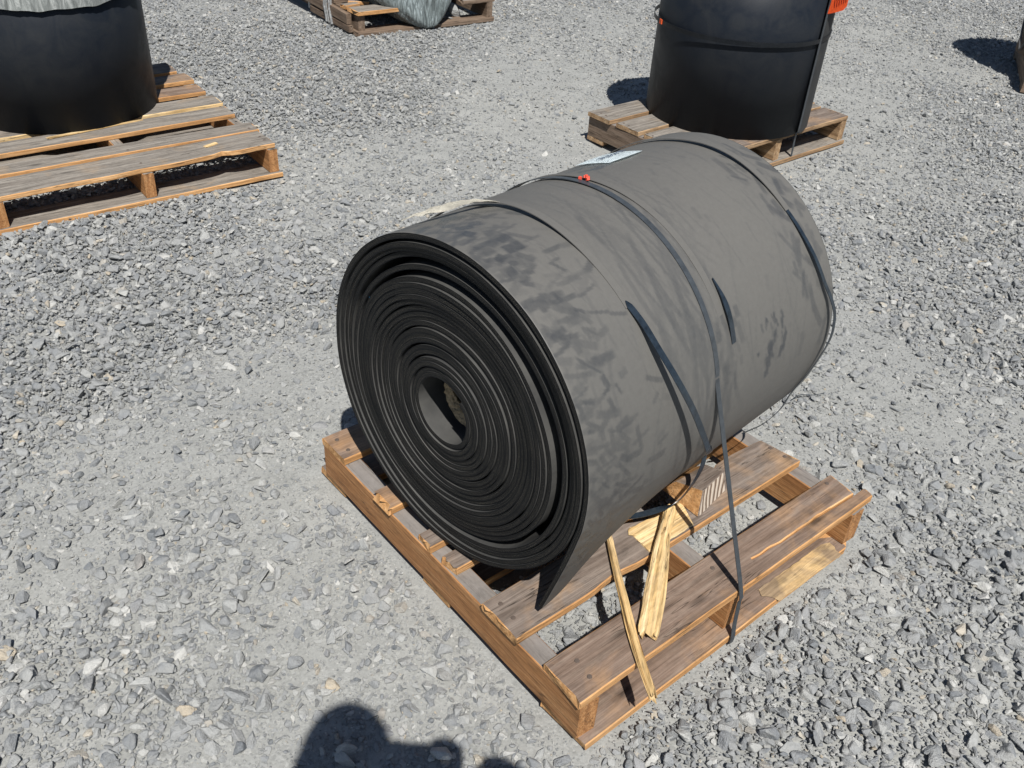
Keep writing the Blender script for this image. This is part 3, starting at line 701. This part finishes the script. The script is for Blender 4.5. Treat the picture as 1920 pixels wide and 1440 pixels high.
st2 = empty('plastic_strap', 'taut black plastic strap over the middle of the roll tied down to the pallet', 'strap', onroll(90, .39), 0, 'plastic straps round the dusty roll')
p = [q_ + (q_ - C0).normalized() * (.0016 * max(0, (i - 26) / 14)) for i, q_ in enumerate(arcpts(-55, 168, .40, .380, .0013, 40))]
edgeT = deckp(.4175, -.0045, D + TT + .001)
p += [p[-1].lerp(edgeT, t) for t in (.33, .66)] + [edgeT, deckp(.4165, -.008, .10), deckp(.408, -.016, .05), deckp(.404, -.0225, .020), deckp(.403, -.0225, .002)]
ribbon(to_local(st2, p), SW, [AX] * 41 + [AX] * 3 + [Vector((math.cos(MAIN_A), math.sin(MAIN_A), 0))] * 4, .0014, 'strap_band', (STRAP,), st2, 4)
p = arcpts(40, 210, .408, .430, .0009, 30)
ribbon(to_local(st2, p), .016, AX, .0012, 'dusty_band', (RUB_OUT,), st2, 3)
p = [onroll(136, .436, .004), onroll(143, .438, .007), onroll(150, .438, .007), onroll(157.5, .440, .003)]
ribbon(to_local(st2, p), .0125, AX, .0012, 'blue_strip', (STRAP_B,), st2, 6, .45)

st3 = empty('plastic_strap', 'far plastic strap bulging out beyond the back end of the roll', 'strap', onroll(90, .72), 0, 'plastic straps round the dusty roll')
p = [q_ + (q_ - C0 - AX * (q_ - C0).dot(AX)).normalized() * (.0080 * math.exp(-((i - 15.5) / 4.5) ** 2)) for i, q_ in enumerate(arcpts(30, 128, .700, .738, .0016, 22))]
ribbon(to_local(st3, p), .015, AX, .0016, 'strap_band', (RUB_OUT,), st3, 3)
p = [onroll(126, .736, .002), onroll(134, .738, .004), onroll(143, .742, .008), onroll(150, .750, .009), onroll(157, .76, .010), onroll(162.3, .772, .0133), onroll(168.2, .780, .0175), onroll(175.2, .780, .018), onroll(181.4, .772, .015), onroll(190, .765, .009), onroll(197, .76, .0055), onroll(203.7, .75, .0075), onroll(210, .74, .018), onroll(219, .73, .026), onroll(228, .72, .029)]
ribbon(to_local(st3, p), .010, AX, .0012, 'loose_end', (STRAP_B,), st3, 6, .03)

# crumpled paper caught under the near strap
b = bmesh.new(); nu, nw = 26, 9; gr = []
for i in range(nu):
    row = []
    for j in range(nw):
        s = i / (nu - 1); w_ = j / (nw - 1) - .5
        a = 65 + 12 * s + w_ * 7; v = .074 + .125 * s + w_ * (.05 * math.sin(math.pi * min(1, s * .9 + .12)) + .006)
        lf = .006 + (.015 * max(0, math.sin(math.pi * (s * .85 + .12))) ** .7) * (1 - abs(w_) * .9) + .008 * nz(s * 7, w_ * 5, 1) * (1 - s)
        q = onroll(a, v, max(lf, .002)); row.append(b.verts.new(q))
    gr.append(row)
for i in range(nu - 1):
    for j in range(nw - 1): b.faces.new((gr[i][j], gr[i + 1][j], gr[i + 1][j + 1], gr[i][j + 1]))
bmesh.ops.solidify(b, geom=b.faces[:], thickness=.0008)
pp = obj('crumpled_paper', b, PAPER); tag(pp, 'crumpled white paper scrap caught under the near strap on top of the roll', 'paper')

# white tag with pen marks
b = bmesh.new(); gr = []
for i in range(10):
    gr.append([b.verts.new(onroll(65.5 + 12 * j / 5 + 1.5 * math.sin(i / 9 * 3), .500 + .105 * i / 9 + .022 * (j / 5 - .5), .0014 + .003 * math.sin(i / 9 * math.pi))) for j in range(6)])
for i in range(9):
    for j in range(5): b.faces.new((gr[i][j], gr[i + 1][j], gr[i + 1][j + 1], gr[i][j + 1]))
bmesh.ops.solidify(b, geom=b.faces[:], thickness=.0006)
tg = obj('paper_tag', b, TAG); tag(tg, 'white tag with handwriting stuck on top of the dusty roll', 'tag')
tc = bpy.data.curves.new('handwriting', 'FONT'); tc.body = 'LL-X-27mL'; tc.size = .020; tc.extrude = .0002; tc.align_x = 'CENTER'; tc.align_y = 'CENTER'; tc.space_character = 1.0
to = bpy.data.objects.new('tmp_text', tc); COL.objects.link(to)
bpy.context.view_layer.update(); dg = bpy.context.evaluated_depsgraph_get(); tm = bpy.data.meshes.new_from_object(to.evaluated_get(dg)); bpy.data.objects.remove(to)
for v in tm.vertices:     # bend the writing onto the roll, reading from the far side
    x_, y_ = -v.co.x, -v.co.y
    q = onroll(72.5 - math.degrees(y_ / RR), .553 + x_ * .85, .0058 + v.co.z); v.co = q
hw = obj('handwriting', tm, INK, tg)
# red clip on the middle strap
b = bmesh.new()
for k in range(7):
    c_ = onroll(84 + rs.uniform(-2, 2), .398 + rs.uniform(-.006, .008), .004 + rs.uniform(0, .004)); bmesh.ops.create_cube(b, size=.005, matrix=Matrix.Translation(c_) @ Euler((rs.random() * 3, rs.random() * 3, rs.random() * 3)).to_matrix().to_4x4())
for v in b.verts: v.co = v.co
rc = obj('red_seal', b, RED); tag(rc, 'small torn red seal on the middle strap of the dusty roll', 'seal')

# ------------------------------------------------------------------ left pallet and roll
lp = empty('pallet', 'grey weathered pallet with seven deck boards at left under the smudged black roll', 'pallet', LEFT_O, LEFT_A, 'wooden pallets in the yard')
for x0, sdn in ((-.036, 41), (-.508, 42), (-1.0, 43)): stringer(lp, x0, x0 + .038, .0, 1.15, sdn, (W_GREY, W_STR))
yy = [0.0, .183, .368, .526, .686, .845, .998]; ww = [.140, .091, .114, .113, .106, .108, .145]
lab = {0: (W_GREY, W_RAW), 1: (W_GREY, W_RAW), 2: (W_GREY, W_RAW), 3: (W_GREY, W_YEL), 4: (W_RED, W_RAW), 5: (W_TOP, W_RAW), 6: (W_TOP, W_RAW)}
for k, (y_, w_) in enumerate(zip(yy, ww)):
    dx = [0, .010, -.005, .006, .0, .012, -.006][k]
    board('deck_board', lp, 1.02, w_, .018, (-1.02 + dx, y_ + (.012 if k == 0 else 0), D), R([.6, -.5, .3, -.4, .2, .5, 0][k]), lab[k], seed=50 + k, segs=30, wob=.003, jag=.006,
          prof=(lambda s: (-.010 + .018 * math.exp(-((s - .80) / .03) ** 2) + .004 * nz(s * 9, 1, 2), .003 * nz(s * 5, 5, 5))) if k == 0 else None)
for k, (y_, w_) in enumerate(((-.012, .125), (.52, .11), (1.03, .12))):
    board('bottom_board', lp, 1.03, w_, .018, (-1.02, y_, 0), R(.3 * (k - 1)), (W_GREY, W_RAW), seed=70 + k, segs=20, wob=.004)
obj('split_patch', board_mesh(.050, .020, .003, seed=63, segs=6, jag=.012), (W_YEL, W_YEL), lp, (-.235, .085, D + .0185), (0, 0, R(20)))
obj('split_patch', board_mesh(.36, .020, .004, seed=64, segs=12, jag=.012, prof=lambda s: (0, -.012 * s)), (W_YEL, W_YEL), lp, (-.70, .430, D + .0182), (0, 0, R(6)))
nails(lp, [(-.02, .06), (-.02, .10), (-.49, .06), (-.49, .20), (-.02, .2), (-.02, .33), (-.02, .48)], D + .018)

def standing_roll(name, label, c, r, z0, h, turns_, rot, mats, parts):
    e = empty(name, label, 'belt roll', (c[0], c[1], z0), rot, 'rolls of black rubber belt')
    out = []; tot = int(turns_ * 96)
    for i in range(tot + 1):
        f = i / tot; th = f * turns_ * 2 * math.pi; rr = .07 + (r - .005 - .07) * f; out.append((th, rr))
    me, _ = coil_mesh(out, .0098, 0, h, lambda rr, i: .003 * nz(i / 20, c[0], 0) if rr < r - .012 else 0)
    for v in me.vertices: x_, y_, z_ = v.co; v.co = (x_, z_, y_)
    b = bmesh.new(); b.from_mesh(me); bmesh.ops.recalc_face_normals(b, faces=b.faces); b.to_mesh(me); b.free()
    me.polygons.foreach_set('use_smooth', [p_.material_index == 0 for p_ in me.polygons])
    obj('coiled_belt', me, mats, e); return e
LC = (-1.885, 3.60)
lr = standing_roll('conveyor_belt_roll', 'smudged black rubber belt roll standing upright on the left pallet with film round its top', LC, .362, D + .0185, .62, 20, R(200), (RUB_CLEAN, EDGE), None)
# stretch film round the upper part, ragged lower hem
b = bmesh.new(); nseg = 200; rows_f = []
for k, zf in enumerate(np.linspace(0, 1, 22)):
    row = []
    for i in range(nseg):
        q = 2 * math.pi * i / nseg
        z_ = .455 + .012 * math.sin(q * 2 + 1) + .006 * nz(math.cos(q) * 6, math.sin(q) * 6, 3) * (1 - zf) + zf * .175
        rr = .3655 + .0035 * abs(nz(q * 14, zf * 2.5, 1)) + .0025 * nz(q * 60, zf * 3, 4)
        row.append(b.verts.new((rr * math.cos(q), rr * math.sin(q), z_)))
    rows_f.append(row)
for a, c in zip(rows_f, rows_f[1:]):
    for i in range(nseg): b.faces.new((a[i], a[(i + 1) % nseg], c[(i + 1) % nseg], c[i]))
cen = b.verts.new((0, 0, .628))
for i in range(nseg): b.faces.new((rows_f[-1][i], rows_f[-1][(i + 1) % nseg], cen))
fo = obj('film_wrap', b, FILM, lr, smooth=True)

# ------------------------------------------------------------------ right pallet and roll
rp = empty('pallet', 'pallet with grey boards behind the dusty roll under the tall clean black roll', 'pallet', RIGHT_O, RIGHT_A, 'wooden pallets in the yard')
for x0, sdn in ((0.0, 81), (.49, 82), (.96, 83)): stringer(rp, x0, x0 + .040, -.640, 0.0, sdn, (W_STRT, W_DARK if x0 == 0 else W_AGED))
for k, (y_, w_) in enumerate(((-.137, .135), (-.299, .130), (-.44, .118), (-.50, .05), (-.642, .132))):
    board('deck_board', rp, 1.01, w_, TT, (-.012 + [0, .01, .02, .0, 0][k], y_, D), R([0, .4, -.4, .2, 0][k]), (W_GREY, W_AGED) if k < 4 else (W_TOP, W_AGED), seed=90 + k, segs=20, wob=.002)
for k, (y_, w_) in enumerate(((-.10, .10), (-.655, .12))):
    board('bottom_board', rp, 1.00, w_, TT, (0, y_, 0), 0, (W_GREY, W_AGED), seed=96 + k)
nails(rp, [(.02, -.05), (.02, -.08), (.02, -.19), (.02, -.22), (.02, -.33), (.02, -.36), (.51, -.6), (.98, -.56), (.98, -.6)], D + TT)
RC = (.859, 4.078); RCR = .356
rrl = standing_roll('conveyor_belt_roll', 'clean dark rubber belt roll standing upright on the pallet behind the dusty roll', RC, RCR, D + TT + .0005, .742, 20, R(-36), (RUB_CLEAN, EDGE), None)
# overlapping outer end of that belt: a slightly proud slab on its right
b = bmesh.new(); rows_f = []
for i in range(34):
    q = R(-39 + 84 * i / 33); r1 = RCR + .0092; r2 = RCR + .001; z1 = .742
    rows_f.append([b.verts.new((r1 * math.cos(q), r1 * math.sin(q), 0)), b.verts.new((r1 * math.cos(q), r1 * math.sin(q), z1)), b.verts.new((r2 * math.cos(q), r2 * math.sin(q), z1)), b.verts.new((r2 * math.cos(q), r2 * math.sin(q), 0))])
for a, c in zip(rows_f, rows_f[1:]):
    for k in range(4): b.faces.new((a[k], a[(k + 1) % 4], c[(k + 1) % 4], c[k]))
b.faces.new(rows_f[0]); b.faces.new(rows_f[-1][::-1])
e = obj('belt_end', b, (RUB_MID,), rrl); e.rotation_euler = (0, 0, R(36))
# hoop strap round it and the tie-down strap
hs = empty('plastic_strap', 'plastic strap hooped round the middle of the clean standing roll', 'strap', (RC[0], RC[1], D + TT), 0, 'plastic straps on the standing roll')
def hoop(r_, z_, n=64): return [Vector(((r_) * math.cos(2 * math.pi * i / n), (r_) * math.sin(2 * math.pi * i / n), z_)) for i in range(n + 1)]
ribbon(hoop(RCR + .0125, .388), .017, (0, 0, 1), .0014, 'strap_band', (STRAP_K,), hs, 2)
b = bmesh.new(); bmesh.ops.create_cube(b, size=1)
q = R(-162.4); obj('orange_clip', b, ORANGE, hs, ((RCR + .0145) * math.cos(q), (RCR + .0145) * math.sin(q), .388), (0, 0, q)).scale = (.003, .022, .018)
ts = empty('plastic_strap', 'upright plastic strap holding the clean standing roll down to its pallet', 'strap', (RC[0], RC[1], D + TT), 0, 'plastic straps on the standing roll')
q = R(-41); d = Vector((math.cos(q), math.sin(q), 0)); rr = RCR + .0125
fw = RIGHT_O + Matrix.Rotation(RIGHT_A, 3, 'Z') @ Vector((.61, -.647, 0)) - ts.location
p = [d * .1 + Vector((0, 0, .746)), d * (rr - .02) + Vector((0, 0, .746)), d * rr + Vector((0, 0, .735)), d * rr + Vector((0, 0, .45)), d * rr + Vector((0, 0, .2)), d * rr + Vector((0, 0, .02)), Vector((fw.x, fw.y, .001)), Vector((fw.x + .001, fw.y - .004, -.11))]
ribbon(p, .014, Vector((-math.sin(q), math.cos(q), 0)), .0014, 'strap_band', (STRAP,), ts, 3)
# orange slotted tag hanging near its top
ot = empty('orange_tag', 'orange slotted tag hanging at the upper right of the clean standing roll', 'tag', (RC[0], RC[1], D + TT), 0)
q = R(-30); b = bmesh.new(); cor = [(-.042, .492), (-.01, .497), (.022, .506), (.034, .520), (.036, .66), (-.030, .66)]
bm_f = [b.verts.new((0, a_, z_)) for a_, z_ in cor]; b.faces.new(bm_f); bmesh.ops.solidify(b, geom=b.faces[:], thickness=.003)
pl = obj('tag_plate', b, ORANGE, ot, (.318, -.234, 0), (0, 0, R(-75)))
for k in range(6):
    b = bmesh.new(); bmesh.ops.create_cube(b, size=1); s_ = obj('slot', b, DORANGE, pl, (.0022, -.026 + .009 * k, .560 + .003 * k), (R(8), 0, 0)); s_.scale = (.003, .0022, .090 - .003 * k)
# white cord dangling behind
b = bmesh.new(); q = R(8); c_ = Vector((RC[0] + (RCR + .022) * math.cos(q), RC[1] + (RCR + .022) * math.sin(q), 0))
tube(b, [c_ + Vector((.004 * math.sin(k * 1.7), 0, .56 - .035 * k)) for k in range(9)], .0025, 5); tube(b, [c_ + Vector((.012 + .004 * math.cos(k), 0, .55 - .03 * k)) for k in range(6)], .0018, 5)
tag(obj('cord', b, ROPE), 'thin white cord dangling at the right side of the clean standing roll', 'cord')

# ------------------------------------------------------------------ far pallet with wrapped bundle
fp = empty('pallet', 'battered pallet at the top middle with a film wrapped bundle on it', 'pallet', FAR_O, FAR_A, 'wooden pallets in the yard')
stringer(fp, 0.01, .05, .02, .95, 101, (W_DARK, W_DARK)); stringer(fp, .43, .47, 0, .95, 102, (W_DARK, W_DARK)); stringer(fp, .865, .905, .0, .95, 103, (W_DARK, W_DARK))
board('deck_board', fp, .26, .125, .022, (0, .0, D), 0, (W_GREY, W_RAW), seed=104, jag=.012)
board('deck_board', fp, .22, .12, .022, (.70, .0, D), 0, (W_GREY, W_DARK), seed=105, jag=.01)
board('deck_board', fp, .9, .10, .02, (0, .30, D), 0, (W_DARK, W_DARK), seed=106); board('deck_board', fp, .9, .10, .02, (0, .48, D), 0, (W_DARK, W_DARK), seed=107); board('deck_board', fp, .9, .10, .02, (0, .7, D), 0, (W_DARK, W_DARK), seed=108)
board('bottom_board', fp, .92, .11, .022, (-.01, -.02, 0), 0, (W_DARK, W_DARK), seed=109, jag=.01)
board('side_rail', fp, .93, .03, .055, (-.012, .06, .055), R(90), (W_DARK, W_DARK), seed=110, ry=R(-1)); board('side_rail', fp, .50, .03, .035, (-.012, .04, .015), R(90), (W_DARK, W_DARK), seed=111)
def far(p_): return FAR_O + Matrix.Rotation(FAR_A, 3, 'Z') @ Vector(p_)
# bundle of wrapped goods: lumpy sack that sags over the front edge and ends in a twisted tip
def lathe_blob(nu_, nv_, fn):
    b = bmesh.new(); rows = [[b.verts.new(fn(i / nu_, j / (nv_ - 1))) for i in range(nu_)] for j in range(nv_)]
    for a, c in zip(rows, rows[1:]):
        for i in range(nu_): b.faces.new((a[i], a[(i + 1) % nu_], c[(i + 1) % nu_], c[i]))
    b.faces.new(rows[0][::-1]); b.faces.new(rows[-1]); return b
def sack(u, v):
    q = u * 2 * math.pi; rr = .42 * min(1, (v / .55)) ** .75 if v < .55 else .42 * (1 - .15 * (v - .55) / .45)
    z_ = .012 + .60 * v ** 1.25; yc = -.035 + .44 * min(1, v * 1.7) ** .9
    rr = rr * (1 + .07 * nz(math.cos(q) * 2, math.sin(q) * 2, v * 3)) + .010 * nz(q * 9, v * 3, 2) + .012
    return (.43 + rr * math.cos(q), yc + rr * math.sin(q) * .95, z_)
sk = obj('wrapped_bundle', lathe_blob(90, 40, sack), FILM_G, None, FAR_O, (0, 0, FAR_A), smooth=True)
tag(sk, 'greenish film wrapped bundle sagging over the front edge of the battered pallet', 'bundle')
b = bmesh.new(); tube(b, [(.42, -.012, .06), (.415, -.03, .035), (.405, -.045, .008)], .006, 6, .4); tube(b, [(.45, -.012, .06), (.465, -.03, .03), (.47, -.04, .006)], .006, 6, .4)
obj('twisted_film_end', b, SILVER, sk)
# hanging silver film strands
b = bmesh.new()
for k in range(13):
    f_ = rs.uniform(-.03, .035); x0 = -.03 - rs.random() * .02
    tube(b, [(x0 + .006 * nz(k, j * .6, 0), .30 + f_ * (.7 + .06 * j) + .012 * nz(k, j * .5, 5) - .012 * max(0, j - 6), .34 - .041 * j) for j in range(9)], rs.uniform(.004, .009), 5)
sv_ = obj('silver_film', b, SILVER, None, FAR_O, (0, 0, FAR_A)); tag(sv_, 'crumpled silver film strands hanging down the left side of the battered pallet', 'film')
b = bmesh.new(); tube(b, [(-.018, .60, .30), (-.018, .60, .02)], .007, 6); tag(obj('cord', b, ROPE, None, FAR_O, (0, 0, FAR_A)), 'pale upright cord along the left side of the battered pallet', 'cord')
for k, (x_, y_, z_, l_, w_, a_, lb) in enumerate(((.0, .15, D + .001, .10, .05, 10, 'short pale offcut of wood on the left corner of the battered pallet'), (.06, .24, D + .001, .12, .05, -30, 'small wood offcut behind the first one on the battered pallet'), (.15, .20, D + .03, .42, .06, 58, 'slanting brown plank leaning in the middle of the battered pallet'))):
    o = obj('wood_offcut', board_mesh(l_, w_, .022, seed=120 + k, jag=.012, segs=6), (W_GREY, W_RAW) if k < 2 else (W_DARK, W_DARK)); o.location = far((x_, y_, z_)); o.rotation_euler = (0, R(-8) if k == 2 else 0, FAR_A + R(a_)); tag(o, lb, 'wood offcut')
for k, (x_, y_, z_, s_, lb) in enumerate(((.70, .11, .050, .11, 'largest pale rock chunk under the right side of the battered pallet'), (.60, .09, .030, .07, 'flat pale rock chunk left of the largest one under the battered pallet'), (.64, .05, .025, .05, 'smallest pale rock chunk in front of the others under the battered pallet'))):
    o = obj('rock', stones[3 + k].copy(), (), None, far((x_, y_, z_)), (.3 * k, .4, k)); o.scale = (s_, s_, s_ * .9); tag(o, lb, 'rock')

# ------------------------------------------------------------------ pallet and wrapped roll at the right edge
ep = empty('pallet', 'brown pallet cut off by the right edge of the picture', 'pallet', EDGE_O, EDGE_A, 'wooden pallets in the yard')
stringer(ep, 0, .04, 0, .8, 131, (W_DARK, W_DARK)); stringer(ep, .42, .46, 0, .8, 132, (W_DARK, W_DARK)); stringer(ep, .84, .88, 0, .8, 133, (W_DARK, W_DARK))
for k in range(5): board('deck_board', ep, .88, .11, TT, (0, .17 * k, D), 0, (W_DARK, W_RAW), seed=134 + k)
for k in range(2): board('bottom_board', ep, .88, .11, TT, (0, .69 * k, 0), 0, (W_DARK, W_DARK), seed=140 + k)
ER = .33; EC = (3.07, 5.43)
er = empty('wrapped_roll', 'brown wrapped upright roll with crossed cords at the right edge of the picture', 'wrapped roll', (EC[0], EC[1], D + TT))
def drum(u, v):
    q = 2 * math.pi * u; rr = ER * (1 + .02 * nz(math.cos(q) * 2, math.sin(q) * 2, v * 2)); return (rr * math.cos(q), rr * math.sin(q), .72 * v)
obj('roll_body', lathe_blob(64, 16, drum), BROWN, er, smooth=True)
for sg in (-1, 1):
    for k0 in range(4):
        b = bmesh.new(); tube(b, [((ER + .012) * math.cos(q), (ER + .012) * math.sin(q), .02 + .68 * t) for t in np.linspace(0, 1, 20) for q in [R(90 * k0) + sg * t * 1.3]], .006, 5); obj('cord', b, STRAP_D, er)

# thin wire on the ground at right
b = bmesh.new(); tube(b, [(.765 + .0125 * k, 2.045 + .006 * k + .010 * math.sin(k * .5), .014 + .004 * math.sin(k * .9)) for k in range(9)], .0014, 5)
tag(obj('wire', b, STRAP), 'thin dark wire lying on the dusty ground right of the roll', 'wire')

# ------------------------------------------------------------------ the photographer (stands behind the camera, casts the head and hand shadow)
pe = empty('person', 'person in dark shirt holding a phone, seen only by the shadow at the bottom', 'person', (.06, -.34, 0))
def skin(name, vs, es, rad, mat, root=0):
    me = bpy.data.meshes.new(name); me.from_pydata(vs, es, []); me.materials.append(mat)
    o = bpy.data.objects.new(name, me); COL.objects.link(o); o.parent = pe
    sm_ = o.modifiers.new('skin', 'SKIN'); sk_ = me.skin_vertices[0] if me.skin_vertices else None
    if sk_ is None:
        bm = bmesh.new(); bm.from_mesh(me); bm.verts.layers.skin.verify(); bm.to_mesh(me); bm.free(); sk_ = me.skin_vertices[0]
    for i, r_ in enumerate(rad): sk_.data[i].radius = (r_, r_) if not isinstance(r_, tuple) else r_
    sk_.data[root].use_root = True; ss = o.modifiers.new('sub', 'SUBSURF'); ss.levels = 1; ss.render_levels = 2
    return o
def PL(*a): return tuple(Vector(a) - Vector((.06, -.34, 0)))
BV = [PL(.06, -.34, .98), PL(.06, -.33, 1.12), PL(.05, -.32, 1.30), PL(.04, -.30, 1.46), PL(.035, -.26, 1.56), PL(.03, -.20, 1.64), PL(.025, -.18, 1.72),
      PL(.21, -.30, 1.44), PL(.38, -.09, 1.26), PL(.262, .0, 1.385), PL(.205, .003, 1.425), PL(-.13, -.30, 1.44), PL(-.26, -.19, 1.22), PL(-.16, -.08, 1.34), PL(-.115, -.03, 1.40),
      PL(.16, -.34, .92), PL(.17, -.30, .50), PL(.17, -.36, .09), PL(.19, -.20, .035), PL(-.04, -.34, .92), PL(-.05, -.30, .50), PL(-.05, -.36, .09), PL(-.07, -.20, .035)]
BE = [(0, 1), (1, 2), (2, 3), (3, 4), (4, 5), (5, 6), (3, 7), (7, 8), (8, 9), (9, 10), (3, 11), (11, 12), (12, 13), (13, 14), (0, 15), (15, 16), (16, 17), (17, 18), (0, 19), (19, 20), (20, 21), (21, 22)]
BR = [.14, .13, .14, .11, .060, .065, .07, .065, .052, .046, .042, .065, .048, .034, .028, .095, .065, .045, .04, .095, .065, .045, .04]
body = skin('body', BV, BE, BR, SHIRT)
for sg in (1, -1):
    base_ = Vector(PL(.200, .005, 1.435) if sg > 0 else PL(-.105, -.02, 1.41)); vs = [tuple(base_)]; es = []; rad = [.026]
    for f_ in range(5):
        o1 = base_ + Vector((-.010 * sg + (.012 * f_ - .024) * .3, -.004 + .002 * f_, .030 + .004 * f_ * (f_ < 4))); i0 = len(vs)
        d_ = Vector((-.35 * sg, .0, .9 - .35 * f_)).normalized()
        vs += [tuple(base_ + d_ * .035), tuple(base_ + d_ * .058 + Vector((-.008 * sg, 0, 0))), tuple(base_ + d_ * (.074 + .004 * (f_ in (1, 2))) + Vector((-.020 * sg, -.004, 0)))]
        es += [(0, i0), (i0, i0 + 1), (i0 + 1, i0 + 2)]; rad += [.010, .009, .007]
    skin('hand', vs, es, rad, SKIN)
def headf(u, v):
    q = 2 * math.pi * u; t = math.pi * v; rx, ry, rz_ = .084, .100, .125
    x_, y_, z_ = rx * math.sin(t) * math.cos(q), ry * math.sin(t) * math.sin(q), -rz_ * math.cos(t)
    if y_ > .05 and abs(x_) < .02 and -.03 < z_ < .02: y_ += .018 * (1 - abs(x_) / .02)
    return (x_ * (1 - .15 * max(0, -z_ / rz_)), y_, z_)
hd = obj('head', lathe_blob(32, 24, headf), SKIN, pe, PL(.025, -.175, 1.675), (R(-12), 0, 0), smooth=True)
obj('hair', lathe_blob(28, 14, lambda u, v: (.094 * math.sin(math.pi * (.12 + .88 * (v * .5 + .5))) * math.cos(6.283 * u), -.012 + .106 * math.sin(math.pi * (.12 + .88 * (v * .5 + .5))) * math.sin(6.283 * u), .005 - .130 * math.cos(math.pi * (v * .55 + .45)))), HAIR, hd, smooth=True)
for sx_ in (-.032, .032):
    b = bmesh.new(); bmesh.ops.create_uvsphere(b, u_segments=10, v_segments=6, radius=.012); obj('eye', b, ROPE, hd, (sx_, .085, .01))
ph = bmesh.new(); bmesh.ops.create_cube(ph, size=1)
po = obj('phone', ph, PHONE, None, (.075, -.012, cam_h - .012), (-pitch, 0, 0)); po.scale = (.165, .008, .066); tag(po, 'black phone held up in both hands by the person taking the picture', 'phone')
